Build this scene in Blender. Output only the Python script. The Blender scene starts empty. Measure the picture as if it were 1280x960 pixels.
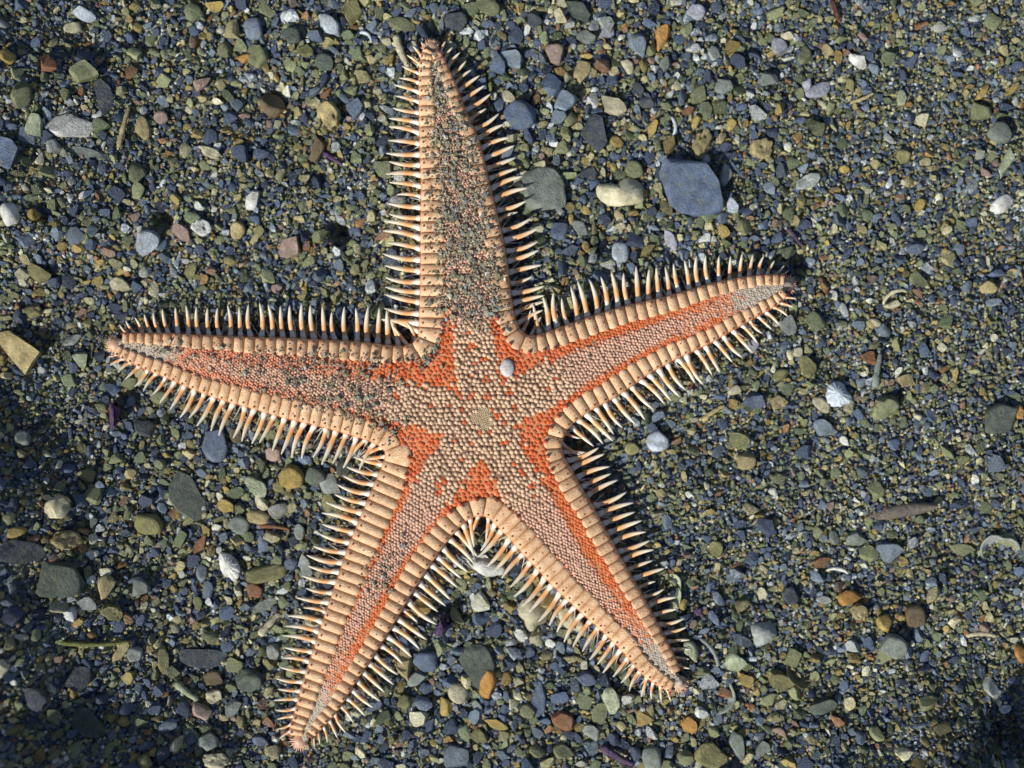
import bpy, math, random
import numpy as np
from mathutils import Vector, Matrix, Quaternion

# ------------------------------------------------------------------ units
# One photograph pixel on the seabed is 0.2 mm; everything below is worked out in
# "pixels on the seabed" (x to the right, y up, z towards the diver) times S.
S = 0.0002
D = 2000.0                       # camera height in the same units (0.4 m)
scene = bpy.context.scene
COL = scene.collection
RNG = np.random.default_rng(11)
random.seed(11)

# ------------------------------------------------------------------ camera, sky, sun, exposure
cam_d = bpy.data.cameras.new("camera")
cam = bpy.data.objects.new("camera", cam_d)
COL.objects.link(cam)
cam.location = (0, 0, D * S)
cam.rotation_euler = (0, 0, 0)
cam_d.sensor_width = 36.0
cam_d.lens = 36.0 * D / 1280.0
cam_d.clip_start = 0.01
cam_d.clip_end = 200.0
cam_d.dof.use_dof = True
cam_d.dof.focus_distance = (D - 30) * S
cam_d.dof.aperture_fstop = 4.0
scene.camera = cam

ELEV, AZ = math.radians(37), math.radians(225)      # light from below the frame, on the nine o'clock side
world = bpy.data.worlds.new("World")
scene.world = world
world.use_nodes = True
wn = world.node_tree
sky = wn.nodes.new('ShaderNodeTexSky')
sky.sky_type = 'NISHITA'
sky.sun_disc = False
sky.sun_elevation = ELEV
sky.sun_rotation = AZ
wn.links.new(sky.outputs[0], wn.nodes['Background'].inputs[0])
wn.nodes['Background'].inputs[1].default_value = 0.08

sun_d = bpy.data.lights.new("sun", 'SUN')
sun_d.energy = 5.0
sun_d.angle = math.radians(0.8)
sun_d.color = (1.0, 0.965, 0.84)
sun = bpy.data.objects.new("sun", sun_d)
COL.objects.link(sun)
sdir = Vector((math.sin(AZ) * math.cos(ELEV), math.cos(AZ) * math.cos(ELEV), math.sin(ELEV)))
sun.rotation_euler = (-sdir).to_track_quat('-Z', 'Y').to_euler()
sun.location = sdir * 1.0

scene.view_settings.view_transform = 'Standard'
scene.view_settings.look = 'None'
scene.view_settings.exposure = 0.0
scene.view_settings.gamma = 1.0
scene.view_settings.use_curve_mapping = False
scene.render.engine = 'CYCLES'
scene.cycles.max_bounces = 6


# ------------------------------------------------------------------ helpers
def px(x, y, z=0.0):
    """photo pixel at height z -> seabed units"""
    f = 1.0 - z / D
    return np.array([(x - 640.0) * f, (480.0 - y) * f])


def smooth(x):
    x = np.clip(x, 0, 1)
    return x * x * (3 - 2 * x)


def make_mesh(name, v, faces, shade_smooth=True, mats=(), mat_idx=None):
    me = bpy.data.meshes.new(name)
    v = np.asarray(v, dtype=np.float64) * S
    me.from_pydata([tuple(p) for p in v], [], [tuple(int(i) for i in f) for f in faces])
    for m in mats:
        me.materials.append(m)
    if mat_idx is not None:
        me.polygons.foreach_set('material_index', np.asarray(mat_idx, dtype=np.int32))
    me.polygons.foreach_set('use_smooth', np.full(len(me.polygons), shade_smooth))
    me.update()
    return me


def make_tri_mesh(name, v, tris, shade_smooth, mats, attrs=None, colors=None):
    """big triangle soup through foreach_set"""
    me = bpy.data.meshes.new(name)
    v = np.ascontiguousarray(v, dtype=np.float32) * np.float32(S)
    tris = np.ascontiguousarray(tris, dtype=np.int32)
    me.vertices.add(len(v))
    me.vertices.foreach_set('co', v.ravel())
    me.loops.add(tris.size)
    me.loops.foreach_set('vertex_index', tris.ravel())
    me.polygons.add(len(tris))
    me.polygons.foreach_set('loop_start', np.arange(0, tris.size, 3, dtype=np.int32))
    me.polygons.foreach_set('loop_total', np.full(len(tris), 3, dtype=np.int32))
    me.polygons.foreach_set('use_smooth', np.full(len(tris), shade_smooth))
    for m in mats:
        me.materials.append(m)
    me.update(calc_edges=True)
    for k, a in (attrs or {}).items():
        at = me.attributes.new(k, 'FLOAT', 'POINT')
        at.data.foreach_set('value', np.ascontiguousarray(a, dtype=np.float32))
    for k, c in (colors or {}).items():
        at = me.attributes.new(k, 'FLOAT_COLOR', 'POINT')
        rgba = np.ones((len(c), 4), dtype=np.float32)
        rgba[:, :3] = c
        at.data.foreach_set('color', rgba.ravel())
    return me


def link(name, me, loc=(0, 0, 0), parent=None):
    o = bpy.data.objects.new(name, me)
    o.location = tuple(float(c) * S for c in loc)
    COL.objects.link(o)
    if parent is not None:
        o.parent = parent
    return o


def tag(o, label=None, cat=None, group=None, kind=None):
    if label:
        o['label'] = label
    if cat:
        o['category'] = cat
    o['kind'] = 'thing'
    if group:
        o['group'] = group
    if kind:
        o['kind'] = kind
    return o


def ico(sub):
    import bmesh
    bm = bmesh.new()
    bmesh.ops.create_icosphere(bm, subdivisions=sub, radius=1.0)
    bm.verts.ensure_lookup_table()
    v = np.array([p.co[:] for p in bm.verts])
    f = np.array([[q.index for q in p.verts] for p in bm.faces])
    bm.free()
    return v, f


ICO = {k: ico(k) for k in (1, 2, 3, 4)}


def rock(sub, rng, planes=7, lo=0.5, hi=0.85, rough=0.05):
    """a worn stone in the unit box: a ball cut by random planes, slightly lumpy"""
    v, f = ICO[sub]
    v = v.copy()
    for q in range(planes):
        n = rng.normal(size=3)
        if q < 2:                        # stones lie on their flat sides
            n = n * 0.16 + np.array([0, 0, 1.0 - 2 * q])
        elif q < planes * 0.8:
            n[2] *= 0.35
        n /= np.linalg.norm(n)
        d = rng.uniform(lo, hi) * (0.72 if q < 2 else 1.0)
        ex = np.maximum(0, v @ n - d)
        v -= ex[:, None] * n[None] 
    if rough > 0:
        amp = np.zeros(len(v))
        for _ in range(7):
            k = rng.normal(size=3) * rng.uniform(2.0, 7.0)
            amp += np.sin(v @ k + rng.uniform(0, 6.28)) / 7 ** 0.5
        v *= (1 + rough * amp)[:, None]
    mn, mx = v.min(0), v.max(0)
    v = (v - (mn + mx) / 2) / ((mx - mn) / 2)
    return v, f


# ------------------------------------------------------------------ materials
def new_mat(name):
    m = bpy.data.materials.new(name)
    m.use_nodes = True
    nt = m.node_tree
    return m, nt, nt.nodes['Principled BSDF']


def N(nt, t, **kw):
    n = nt.nodes.new(t)
    for k, val in kw.items():
        if k in n.inputs:
            n.inputs[k].default_value = val
        else:
            setattr(n, k, val)
    return n


def ramp(nt, stops, interp='LINEAR'):
    r = nt.nodes.new('ShaderNodeValToRGB')
    cr = r.color_ramp
    cr.interpolation = interp
    while len(cr.elements) > 1:
        cr.elements.remove(cr.elements[-1])
    cr.elements[0].position = stops[0][0]
    cr.elements[0].color = (*stops[0][1], 1)
    for p, c in stops[1:]:
        e = cr.elements.new(p)
        e.color = (*c, 1)
    return r


def mixc(nt, fac, a, b, mode='MIX'):
    m = nt.nodes.new('ShaderNodeMix')
    m.data_type = 'RGBA'
    m.blend_type = mode
    for sock, val in ((m.inputs[0], fac), (m.inputs[6], a), (m.inputs[7], b)):
        if hasattr(val, 'links') or isinstance(val, bpy.types.NodeSocket):
            nt.links.new(val, sock)
        elif isinstance(val, (int, float)):
            sock.default_value = val
        else:
            sock.default_value = (*val, 1)
    return m.outputs[2]


def math_n(nt, op, a, b=None):
    m = nt.nodes.new('ShaderNodeMath')
    m.operation = op
    for i, val in enumerate((a, b)):
        if val is None:
            continue
        if isinstance(val, (int, float)):
            m.inputs[i].default_value = val
        else:
            nt.links.new(val, m.inputs[i])
    return m.outputs[0]


def noise(nt, size_px, detail=2.0, coord='Object', rough=0.5, seed=None):
    tc = nt.nodes.new('ShaderNodeTexCoord')
    n = nt.nodes.new('ShaderNodeTexNoise')
    if seed is not None:                 # a different patch of noise for every grain or stone
        n.noise_dimensions = '4D'
        nt.links.new(math_n(nt, 'MULTIPLY', seed, 91.0), n.inputs['W'])
    n.inputs['Scale'].default_value = 1.0 / (size_px * S)
    n.inputs['Detail'].default_value = detail
    n.inputs['Roughness'].default_value = rough
    nt.links.new(tc.outputs[coord], n.inputs['Vector'])
    return n


def bump(nt, bsdf, height, dist_px, strength=0.6):
    b = nt.nodes.new('ShaderNodeBump')
    b.inputs['Strength'].default_value = strength
    b.inputs['Distance'].default_value = dist_px * S
    nt.links.new(height, b.inputs['Height'])
    nt.links.new(b.outputs[0], bsdf.inputs['Normal'])


# palette of the grit: share of grains, colour
PALETTE = [
    (0.11, (0.026, 0.042, 0.095)),   # blue black
    (0.17, (0.066, 0.102, 0.188)),   # slate blue
    (0.15, (0.150, 0.200, 0.268)),   # blue grey
    (0.025, (0.620, 0.660, 0.700)),  # white
    (0.055, (0.56, 0.54, 0.37)),     # cream
    (0.07, (0.430, 0.370, 0.180)),   # tan
    (0.14, (0.240, 0.260, 0.125)),   # khaki grey
    (0.16, (0.140, 0.172, 0.085)),   # olive grey
    (0.08, (0.370, 0.275, 0.075)),   # ochre
    (0.015, (0.320, 0.120, 0.030)),  # rust
    (0.025, (0.270, 0.190, 0.160)),  # dull pink
]


def gravel_material(name, sparkle=0.3, lift=1.0):
    m, nt, b = new_mat(name)
    a = N(nt, 'ShaderNodeAttribute', attribute_name='pick')
    v = N(nt, 'ShaderNodeAttribute', attribute_name='value')
    stops, acc = [], 0.0
    for w, c in PALETTE:
        c = tuple(0.84 * x + 0.16 * y for x, y in zip(c, (0.14, 0.17, 0.20)))
        stops.append((acc + w * 0.22, tuple(min(0.8, x * lift) for x in c)))
        stops.append((acc + w * 0.78, tuple(min(0.8, x * lift) for x in c)))
        acc += w
    if lift > 1:                         # pale fine sand: every grain nearer to beige
        stops = [(p, tuple(0.5 * x + 0.5 * y for x, y in zip(c, (0.37, 0.32, 0.265)))) for p, c in stops]
    r = ramp(nt, stops, 'LINEAR')
    vein = noise(nt, 4.5, 3.0, seed=v.outputs['Fac'])
    sh = math_n(nt, 'MULTIPLY_ADD', vein.outputs['Fac'], 0.16)
    sh.node.inputs[2].default_value = -0.08
    nt.links.new(math_n(nt, 'ADD', a.outputs['Fac'], sh), r.inputs[0])
    nz = noise(nt, 2.4, 4.0, rough=0.7, seed=a.outputs['Fac'])
    nr = ramp(nt, [(0.30, (0.40, 0.40, 0.44)), (0.46, (0.92, 0.92, 0.92)), (0.60, (1.15, 1.14, 1.08)), (0.72, (1.9, 1.88, 1.75))])
    nt.links.new(nz.outputs['Fac'], nr.inputs[0])
    c = mixc(nt, 1.0, r.outputs[0], nr.outputs[0], 'MULTIPLY')
    vv = math_n(nt, 'MULTIPLY_ADD', v.outputs['Fac'], 0.75)
    vv.node.inputs[2].default_value = 0.64
    cc = nt.nodes.new('ShaderNodeCombineColor')
    for i in range(3):
        nt.links.new(vv, cc.inputs[i])
    c = mixc(nt, 1.0, c, cc.outputs[0], 'MULTIPLY')
    nt.links.new(c, b.inputs['Base Color'])
    ro = math_n(nt, 'MULTIPLY_ADD', v.outputs['Fac'], 0.40)
    ro.node.inputs[2].default_value = sparkle
    nt.links.new(ro, b.inputs['Roughness'])
    n2 = noise(nt, 1.9, 4.0, rough=0.7, seed=a.outputs['Fac'])
    bump(nt, b, n2.outputs['Fac'], 3.6, 0.85)
    return m


GRAVEL = gravel_material('wet_grit', 0.14)
DUST = gravel_material('pale_grit', 0.3, 1.4)

COLOURS = {
    'slate blue': (0.10, 0.14, 0.235), 'blue grey': (0.18, 0.23, 0.30), 'dark slate': (0.045, 0.058, 0.085),
    'dark green grey': (0.07, 0.092, 0.08), 'grey': (0.20, 0.23, 0.215), 'olive grey': (0.18, 0.195, 0.105),
    'olive': (0.19, 0.18, 0.075), 'ochre': (0.36, 0.26, 0.075), 'orange': (0.47, 0.235, 0.055), 'tan': (0.37, 0.30, 0.15),
    'cream': (0.50, 0.46, 0.32), 'white': (0.62, 0.62, 0.60), 'bluish white': (0.45, 0.51, 0.60), 'lilac': (0.33, 0.34, 0.42),
    'pink': (0.34, 0.24, 0.215), 'brown': (0.15, 0.105, 0.06), 'rust brown': (0.22, 0.095, 0.045), 'pale green': (0.36, 0.40, 0.27),
    'green': (0.15, 0.17, 0.035), 'purple': (0.085, 0.035, 0.125), 'dark red': (0.12, 0.025, 0.025), 'pale grey': (0.30, 0.33, 0.32), 'dusky': (0.15, 0.125, 0.115),
}
_mats = {}


def stone_mat(colour, shell=False):
    key = (colour, shell)
    if key in _mats:
        return _mats[key]
    m, nt, b = new_mat(colour.replace(' ', '_') + ('_shell' if shell else '_stone'))
    base = COLOURS[colour]
    oi = nt.nodes.new('ShaderNodeObjectInfo')
    rnd = oi.outputs['Random']
    big = noise(nt, 13.0, 5.0, rough=0.6, seed=rnd)
    lo = tuple(x * 0.55 for x in base)
    hi = tuple(min(0.85, x * 1.45 + 0.015) for x in base)
    r = ramp(nt, [(0.30, lo), (0.50, base), (0.72, hi)])
    nt.links.new(big.outputs['Fac'], r.inputs[0])
    fine = noise(nt, 2.0, 4.0, rough=0.7, seed=rnd)
    # small mineral flecks and dark pits
    fr = ramp(nt, [(0.30, (0.35, 0.35, 0.40)), (0.44, (0.95, 0.95, 0.95)), (0.60, (1.05, 1.05, 1.05)), (0.72, (1.9, 1.9, 1.85))])
    nt.links.new(fine.outputs['Fac'], fr.inputs[0])
    c = mixc(nt, 0.9 if not shell else 0.45, r.outputs[0], fr.outputs[0], 'MULTIPLY')
    # fine silt that has settled in patches
    silt = noise(nt, 9.0, 4.0, rough=0.7, seed=rnd)
    sr_ = ramp(nt, [(0.50, (0, 0, 0)), (0.68, (0.55, 0.55, 0.55))])
    nt.links.new(silt.outputs['Fac'], sr_.inputs[0])
    c = mixc(nt, sr_.outputs[0], c, (0.18, 0.185, 0.10))
    hsv = nt.nodes.new('ShaderNodeHueSaturation')
    vv = math_n(nt, 'MULTIPLY_ADD', rnd, 0.4)
    vv.node.inputs[2].default_value = 0.85
    nt.links.new(vv, hsv.inputs['Value'])
    nt.links.new(c, hsv.inputs['Color'])
    nt.links.new(hsv.outputs[0], b.inputs['Base Color'])
    b.inputs['Roughness'].default_value = 0.40
    mid = noise(nt, 3.2, 6.0, rough=0.75, seed=rnd)
    bump(nt, b, mid.outputs['Fac'], 4.6, 0.75 if not shell else 0.5)
    _mats[key] = m
    return m


def attr_mat(name, attr, rough, bump_px, bump_amt, mottle=0.25, sss=0.0):
    m, nt, b = new_mat(name)
    a = N(nt, 'ShaderNodeAttribute', attribute_name=attr)
    nz = noise(nt, 6.0, 3.0)
    r = ramp(nt, [(0.3, (0.7, 0.66, 0.62)), (0.7, (1.25, 1.25, 1.25))])
    nt.links.new(nz.outputs['Fac'], r.inputs[0])
    c = mixc(nt, mottle, a.outputs['Color'], r.outputs[0], 'MULTIPLY')
    nt.links.new(c, b.inputs['Base Color'])
    b.inputs['Roughness'].default_value = rough
    n2 = noise(nt, bump_px, 2.0)
    bump(nt, b, n2.outputs['Fac'], bump_px * 0.6, bump_amt)
    return m


def plate_material():
    m, nt, b = new_mat('beige_plate')
    oi = nt.nodes.new('ShaderNodeObjectInfo')
    big = noise(nt, 10.0, 4.0, seed=oi.outputs['Random'])
    r = ramp(nt, [(0.3, (0.54, 0.31, 0.17)), (0.50, (0.71, 0.45, 0.265)), (0.72, (0.80, 0.57, 0.375))])
    nt.links.new(big.outputs['Fac'], r.inputs[0])
    gr = noise(nt, 2.0, 2.0, rough=0.7)
    g2 = ramp(nt, [(0.3, (0.60, 0.53, 0.48)), (0.55, (1.08, 1.08, 1.08))])
    nt.links.new(gr.outputs['Fac'], g2.inputs[0])
    c = mixc(nt, 0.7, r.outputs[0], g2.outputs[0], 'MULTIPLY')
    hsv = nt.nodes.new('ShaderNodeHueSaturation')
    vv = math_n(nt, 'MULTIPLY_ADD', oi.outputs['Random'], 0.16)
    vv.node.inputs[2].default_value = 0.9
    nt.links.new(vv, hsv.inputs['Value'])
    nt.links.new(c, hsv.inputs['Color'])
    nt.links.new(hsv.outputs[0], b.inputs['Base Color'])
    b.inputs['Roughness'].default_value = 0.5
    bump(nt, b, gr.outputs['Fac'], 1.6, 0.7)
    return m


def spine_material():
    m, nt, b = new_mat('orange_spine')
    a = N(nt, 'ShaderNodeAttribute', attribute_name='along')
    oi = nt.nodes.new('ShaderNodeObjectInfo')
    sh = math_n(nt, 'MULTIPLY_ADD', oi.outputs['Random'], 0.16)
    sh.node.inputs[2].default_value = -0.08
    al = math_n(nt, 'ADD', a.outputs['Fac'], sh)
    r = ramp(nt, [(0.0, (0.86, 0.82, 0.77)), (0.18, (0.86, 0.80, 0.72)), (0.26, (0.84, 0.48, 0.235)), (0.42, (0.82, 0.42, 0.18)),
                  (0.58, (0.80, 0.60, 0.41)), (0.76, (0.80, 0.71, 0.57)), (1.0, (0.56, 0.54, 0.46))])
    nt.links.new(al, r.inputs[0])
    nz = noise(nt, 4.0, 3.0)
    g2 = ramp(nt, [(0.3, (0.78, 0.76, 0.74)), (0.6, (1.08, 1.08, 1.08))])
    nt.links.new(nz.outputs['Fac'], g2.inputs[0])
    c = mixc(nt, 0.6, r.outputs[0], g2.outputs[0], 'MULTIPLY')
    nt.links.new(c, b.inputs['Base Color'])
    b.inputs['Roughness'].default_value = 0.38
    return m


def plain_mat(name, c, rough=0.5, bpx=2.0, bamt=0.3):
    m, nt, b = new_mat(name)
    nz = noise(nt, bpx * 2, 3.0)
    r = ramp(nt, [(0.3, tuple(x * 0.72 for x in c)), (0.7, tuple(min(0.9, x * 1.2) for x in c))])
    nt.links.new(nz.outputs['Fac'], r.inputs[0])
    nt.links.new(r.outputs[0], b.inputs['Base Color'])
    b.inputs['Roughness'].default_value = rough
    bump(nt, b, nz.outputs['Fac'], bpx * 0.5, bamt)
    return m


# ------------------------------------------------------------------ terrain
DIPS = [(425, 288, 15, 22), (205, 272, 12, 16), (62, 268, 13, 12), (12, 118, 14, 12), (400, 222, 12, 10), (545, 38, 15, 12),
        (1258, 928, 34, 30), (690, 808, 40, 8), (560, 760, 26, 9), (95, 905, 60, 10), (1000, 330, 12, 12), (930, 745, 40, 5),
        (120, 60, 30, 8), (180, 50, 26, 8), (760, 300, 22, 8), (1040, 460, 30, 6), (1180, 690, 50, 6), (345, 120, 14, 12)]
_tr = np.random.default_rng(5)
_waves = [(_tr.normal(size=2) / _tr.uniform(14, 60), _tr.uniform(0, 6.28), _tr.uniform(0.4, 1.3)) for _ in range(26)]


def terrain(x, y):
    """height of the seabed (units), x right y up"""
    x = np.asarray(x, dtype=float)
    y = np.asarray(y, dtype=float)
    z = np.zeros_like(x)
    for k, p, a in _waves:
        z = z + a * np.sin(x * k[0] + y * k[1] + p)
    for dx, dy, r, dep in DIPS:
        cx, cy = px(dx, dy)
        z = z - 1.7 * dep * np.exp(-((x - cx) ** 2 + (y - cy) ** 2) / (2 * (r * 0.6) ** 2))
    far = smooth((np.hypot(x, y) - 1400) / 900)
    # gravel banks added on two sides, turned from the sun to darken the edges
    lx = np.clip(-x - 350 - 190 * np.exp(-((y - 50) / 120.0) ** 2), 0, 420)
    ly = np.clip(-y - 290, 0, 420)
    kx = 0.75 + 0.35 * smooth((150 - y) / 500)
    ky = 0.10 + 0.90 * smooth((np.abs(x) - 285) / 260)
    bowl = 0.00125 * lx ** 2 * kx + 0.0019 * ly ** 2 * ky
    bowl = 260 * np.tanh(bowl / 260)
    return z * (1 - far) + bowl * (1 - far) - 4


# ------------------------------------------------------------------ starfish outline (traced from the photograph)
ZE = 24.0     # height of the traced upper edge
E1 = [(547, 57), (553, 66), (559.8, 80.8), (572, 108), (580, 129.5), (588.3, 149.8), (598.4, 172.2), (606.6, 202.7), (612.7, 230.3),
      (620.8, 262.8), (628.9, 297.3), (635, 332), (638, 360), (642, 388), (646, 402), (651.5, 412.5), (661, 419), (676, 417), (702.5, 407.8),
      (733.8, 396.9), (769.7, 385.2), (804, 376.6), (836, 369.2), (866.9, 360.3), (898, 351.7), (929.4, 345.5), (960.6, 342.3), (981, 343.5)]
E2 = [(989, 366), (976, 379), (957.5, 390), (932.5, 404), (907.5, 418), (888.8, 429), (852, 446), (836.6, 453.6), (811.6, 467.5),
      (789.7, 483), (766, 498.5), (744, 510), (728.8, 520), (711.6, 535), (704, 550), (703.5, 562), (706, 572), (715, 587), (727.5, 610),
      (741, 631), (752.5, 653), (765, 675.6), (775, 694), (786, 713), (798.8, 735), (814.4, 763.4), (828.4, 790), (842.5, 816.6), (853, 841)]
E3 = [(842, 868), (826, 861), (806, 846.5), (790, 829), (772.5, 809), (753.8, 791), (736, 775), (712, 753), (693, 735), (680, 721),
      (662.8, 702.5), (644, 682), (627, 663.4), (617.5, 653.5), (608, 646.5), (597, 645.5), (586, 649.5), (578, 656), (569, 665), (556.6, 680.6),
      (547, 693), (538, 707), (529, 719), (513, 745), (496.6, 773.3), (480.3, 799.7), (462, 828), (444, 854.5), (431.6, 875), (417.5, 895.3),
      (399, 916), (391, 926)]
E4 = [(360, 925), (361, 910), (366, 893.8), (371, 876), (377, 854), (383, 836), (392, 809), (399, 787.5), (415, 741), (432, 691), (444, 661),
      (458, 628), (470, 599.5), (479, 578), (481.5, 567), (474.4, 558), (460, 551), (438, 544), (413.4, 537), (387, 530), (368.8, 526),
      (340.3, 518.3), (320, 512.5), (297, 506), (276, 500), (250, 490.5), (229.4, 482.5), (203, 471), (175, 460), (151, 449), (140, 442)]
E5 = [(147, 415), (160, 415), (182.5, 415.5), (213.8, 416), (253, 418.3), (292, 420), (319, 421), (356, 422), (394, 423.8), (431, 425.6),
      (459.4, 428), (487.5, 431.5), (506, 431.8), (518, 426), (523, 415), (524, 390), (525.2, 352), (525.3, 291), (526, 230), (525.3, 212.8),
      (523.5, 162), (523, 111), (523, 81), (527, 62), (530, 57)]
#            (inner plate lengths: start tip, notch seen from start, notch seen from end, end tip)
MARGINS = [(E1, 13, 27, 26, 13), (E2, 12, 26, 26, 12), (E3, 16, 33, 27, 13), (E4, 18, 40, 29, 14), (E5, 13, 26, 36, 14)]
CLOCK = ['twelve', 'two', 'five', 'seven', 'nine']
CEN = px(603, 523, 34)
ARMS_PX = [[(603, 523), (577, 300), (538, 52)], [(603, 523), (800, 426), (992, 353)], [(603, 523), (749, 740), (856, 860)],
           [(603, 523), (465, 740), (372, 934)], [(603, 523), (305, 464), (136, 430)]]


def catmull(P, step=1.0):
    P = np.asarray(P, float)
    Q = np.vstack([2 * P[0] - P[1], P, 2 * P[-1] - P[-2]])
    out = []
    for i in range(1, len(Q) - 2):
        p0, p1, p2, p3 = Q[i - 1], Q[i], Q[i + 1], Q[i + 2]
        n = max(2, int(np.linalg.norm(p2 - p1) / 0.7))
        t = np.linspace(0, 1, n, endpoint=False)[:, None]
        out.append(0.5 * (2 * p1 + (p2 - p0) * t + (2 * p0 - 5 * p1 + 4 * p2 - p3) * t ** 2 + (3 * p1 - p0 - 3 * p2 + p3) * t ** 3))
    out.append(P[-1][None])
    c = np.vstack(out)
    s = np.r_[0, np.cumsum(np.linalg.norm(np.diff(c, axis=0), axis=1))]
    a = np.arange(0, s[-1], step)
    return np.c_[np.interp(a, s, c[:, 0]), np.interp(a, s, c[:, 1])]


def box_smooth(a, n):
    k = np.ones(n) / n
    pad = n // 2
    b = np.vstack([np.repeat(a[:1], pad, 0), a, np.repeat(a[-1:], pad, 0)])
    return np.c_[np.convolve(b[:, 0], k, 'valid'), np.convolve(b[:, 1], k, 'valid')][:len(a)]


margins = []
for E, w0, w1, w2, w3 in MARGINS:
    c = catmull([px(x, y, ZE) for x, y in E], 1.0)
    t = np.gradient(c, axis=0)
    t = box_smooth(t, 17)
    t /= np.linalg.norm(t, axis=1)[:, None]
    nin = np.c_[t[:, 1], -t[:, 0]]            # inward normal; sign fixed with the centre below
    i0 = np.argmin(np.linalg.norm(c - CEN, axis=1))
    if (CEN - c[i0]) @ nin[i0] < 0:
        nin = -nin
    L = len(c)
    a = np.arange(L)
    w0, w1, w2, w3 = (0.96 * q for q in (w0, w1, w2, w3))
    w = np.where(a < i0, w0 + (w1 - w0) * np.clip(a / (0.72 * i0), 0, 1) ** 0.8,
                 w3 + (w2 - w3) * np.clip((L - 1 - a) / (0.72 * (L - 1 - i0)), 0, 1) ** 0.8)
    w = np.where(np.abs(a - i0) < 22, w * 0.93, w)
    tip = np.minimum(a, L - 1 - a).astype(float)
    margins.append(dict(c=c, t=t, n=nin, w=w, tip=tip, notch=i0, L=L))

outline = np.vstack([m['c'] for m in margins])
out_w = np.concatenate([m['w'] for m in margins])
sub = slice(None, None, 3)
OUT_P, OUT_W = outline[sub], out_w[sub]
# close the outline round each arm tip
TIPS = [px(*a[-1], 12) for a in ARMS_PX]
poly = []
for k, m in enumerate(margins):
    poly.append(m['c'][::4])
    poly.append(TIPS[(k + 1) % 5][None])
poly = np.vstack(poly)


def inside_poly(p, poly):
    x, y = p[:, 0], p[:, 1]
    res = np.zeros(len(p), bool)
    j = len(poly) - 1
    for i in range(len(poly)):
        xi, yi = poly[i]
        xj, yj = poly[j]
        if yi != yj:
            c = ((yi > y) != (yj > y)) & (x < (xj - xi) * (y - yi) / (yj - yi) + xi)
            res ^= c
        j = i
    return res


def near_margin(p):
    """distance to the outline and plate length there"""
    d = np.empty(len(p))
    w = np.empty(len(p))
    for s in range(0, len(p), 4000):
        q = p[s:s + 4000]
        dd = ((q[:, None, :] - OUT_P[None]) ** 2).sum(2)
        i = dd.argmin(1)
        d[s:s + 4000] = np.sqrt(dd[np.arange(len(q)), i])
        w[s:s + 4000] = OUT_W[i]
    return d, w


HR = np.array([0, 60, 110, 200, 300, 380, 440, 480, 520])
HZ = np.array([40, 39.5, 38, 34, 30, 26, 20, 15, 12.0])


def top_height(p):
    return np.interp(np.linalg.norm(p - CEN, axis=1), HR, HZ)


def midline(k, n=500):
    A = np.array([px(*q, 30) for q in ARMS_PX[k]])
    d1 = np.linalg.norm(A[1] - A[0])
    d2 = d1 + np.linalg.norm(A[2] - A[1])
    s = np.linspace(0, d2, n)[:, None]
    l0 = (s - d1) * (s - d2) / (d1 * d2)
    l1 = s * (s - d2) / (d1 * (d1 - d2))
    l2 = s * (s - d1) / (d2 * (d2 - d1))
    c = A[0] * l0 + A[1] * l1 + A[2] * l2
    ss = np.r_[0, np.cumsum(np.linalg.norm(np.diff(c, axis=0), axis=1))]
    t = np.gradient(c, axis=0)
    t /= np.linalg.norm(t, axis=1)[:, None]
    return c, t, ss


MID = [midline(k) for k in range(5)]

# ------------------------------------------------------------------ the starfish
star = bpy.data.objects.new('starfish', None)
COL.objects.link(star)
star.location = (CEN[0] * S, CEN[1] * S, 0)
star.empty_display_size = 0.01
tag(star, 'orange and beige starfish fringed with spines, two arms dusted with sand, on wet gravel', 'starfish')
C3 = np.array([CEN[0], CEN[1], 0.0])

M_SKIN = attr_mat('starfish_skin', 'tint', 0.55, 2.0, 0.5)
M_BEAD = attr_mat('paxilla_granules', 'tint', 0.62, 1.5, 0.45, 0.4)
M_PLATE = plate_material()
M_RED = plain_mat('red_tubercle', (0.42, 0.085, 0.04), 0.35, 1.5, 0.2)
M_SPINE = spine_material()
M_WHITE = plain_mat('white_spinelet', (0.74, 0.70, 0.66), 0.4)
M_RIM = plain_mat('red_brown_rim', (0.30, 0.075, 0.028), 0.5, 3.0, 0.5)
M_TIP = plain_mat('pink_tip', (0.60, 0.37, 0.265), 0.45, 2.5, 0.4)
M_MADR = plain_mat('grey_madreporite', (0.52, 0.50, 0.52), 0.5, 1.6, 0.6)

BEIGE = np.array([0.61, 0.42, 0.285])
PINKB = np.array([0.60, 0.37, 0.27])
REDC = np.array([0.56, 0.088, 0.012])
ORANGE = np.array([0.66, 0.16, 0.045])
GREYC = np.array([0.42, 0.36, 0.30])
PEACH = np.array([0.60, 0.235, 0.10])
DARKG = np.array([0.24, 0.135, 0.085])


def arm_coords(p):
    """nearest arm, distance along its midline, signed offset across, arm length"""
    best = np.full(len(p), 1e9)
    arm = np.zeros(len(p), int)
    tt = np.zeros(len(p))
    off = np.zeros(len(p))
    ln = np.zeros(len(p))
    for k in range(5):
        c, t, ss = MID[k]
        cs, ts, s2 = c[::4], t[::4], ss[::4]
        for a in range(0, len(p), 6000):
            q = p[a:a + 6000]
            dd = ((q[:, None] - cs[None]) ** 2).sum(2)
            i = dd.argmin(1)
            dm = np.sqrt(dd[np.arange(len(q)), i])
            b = dm < best[a:a + 6000]
            idx = np.where(b)[0] + a
            best[idx] = dm[b]
            arm[idx] = k
            tt[idx] = s2[i[b]]
            rel = q[b] - cs[i[b]]
            off[idx] = rel[:, 0] * (-ts[i[b], 1]) + rel[:, 1] * ts[i[b], 0]
            ln[idx] = ss[-1]
    return arm, tt, off, ln


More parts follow.
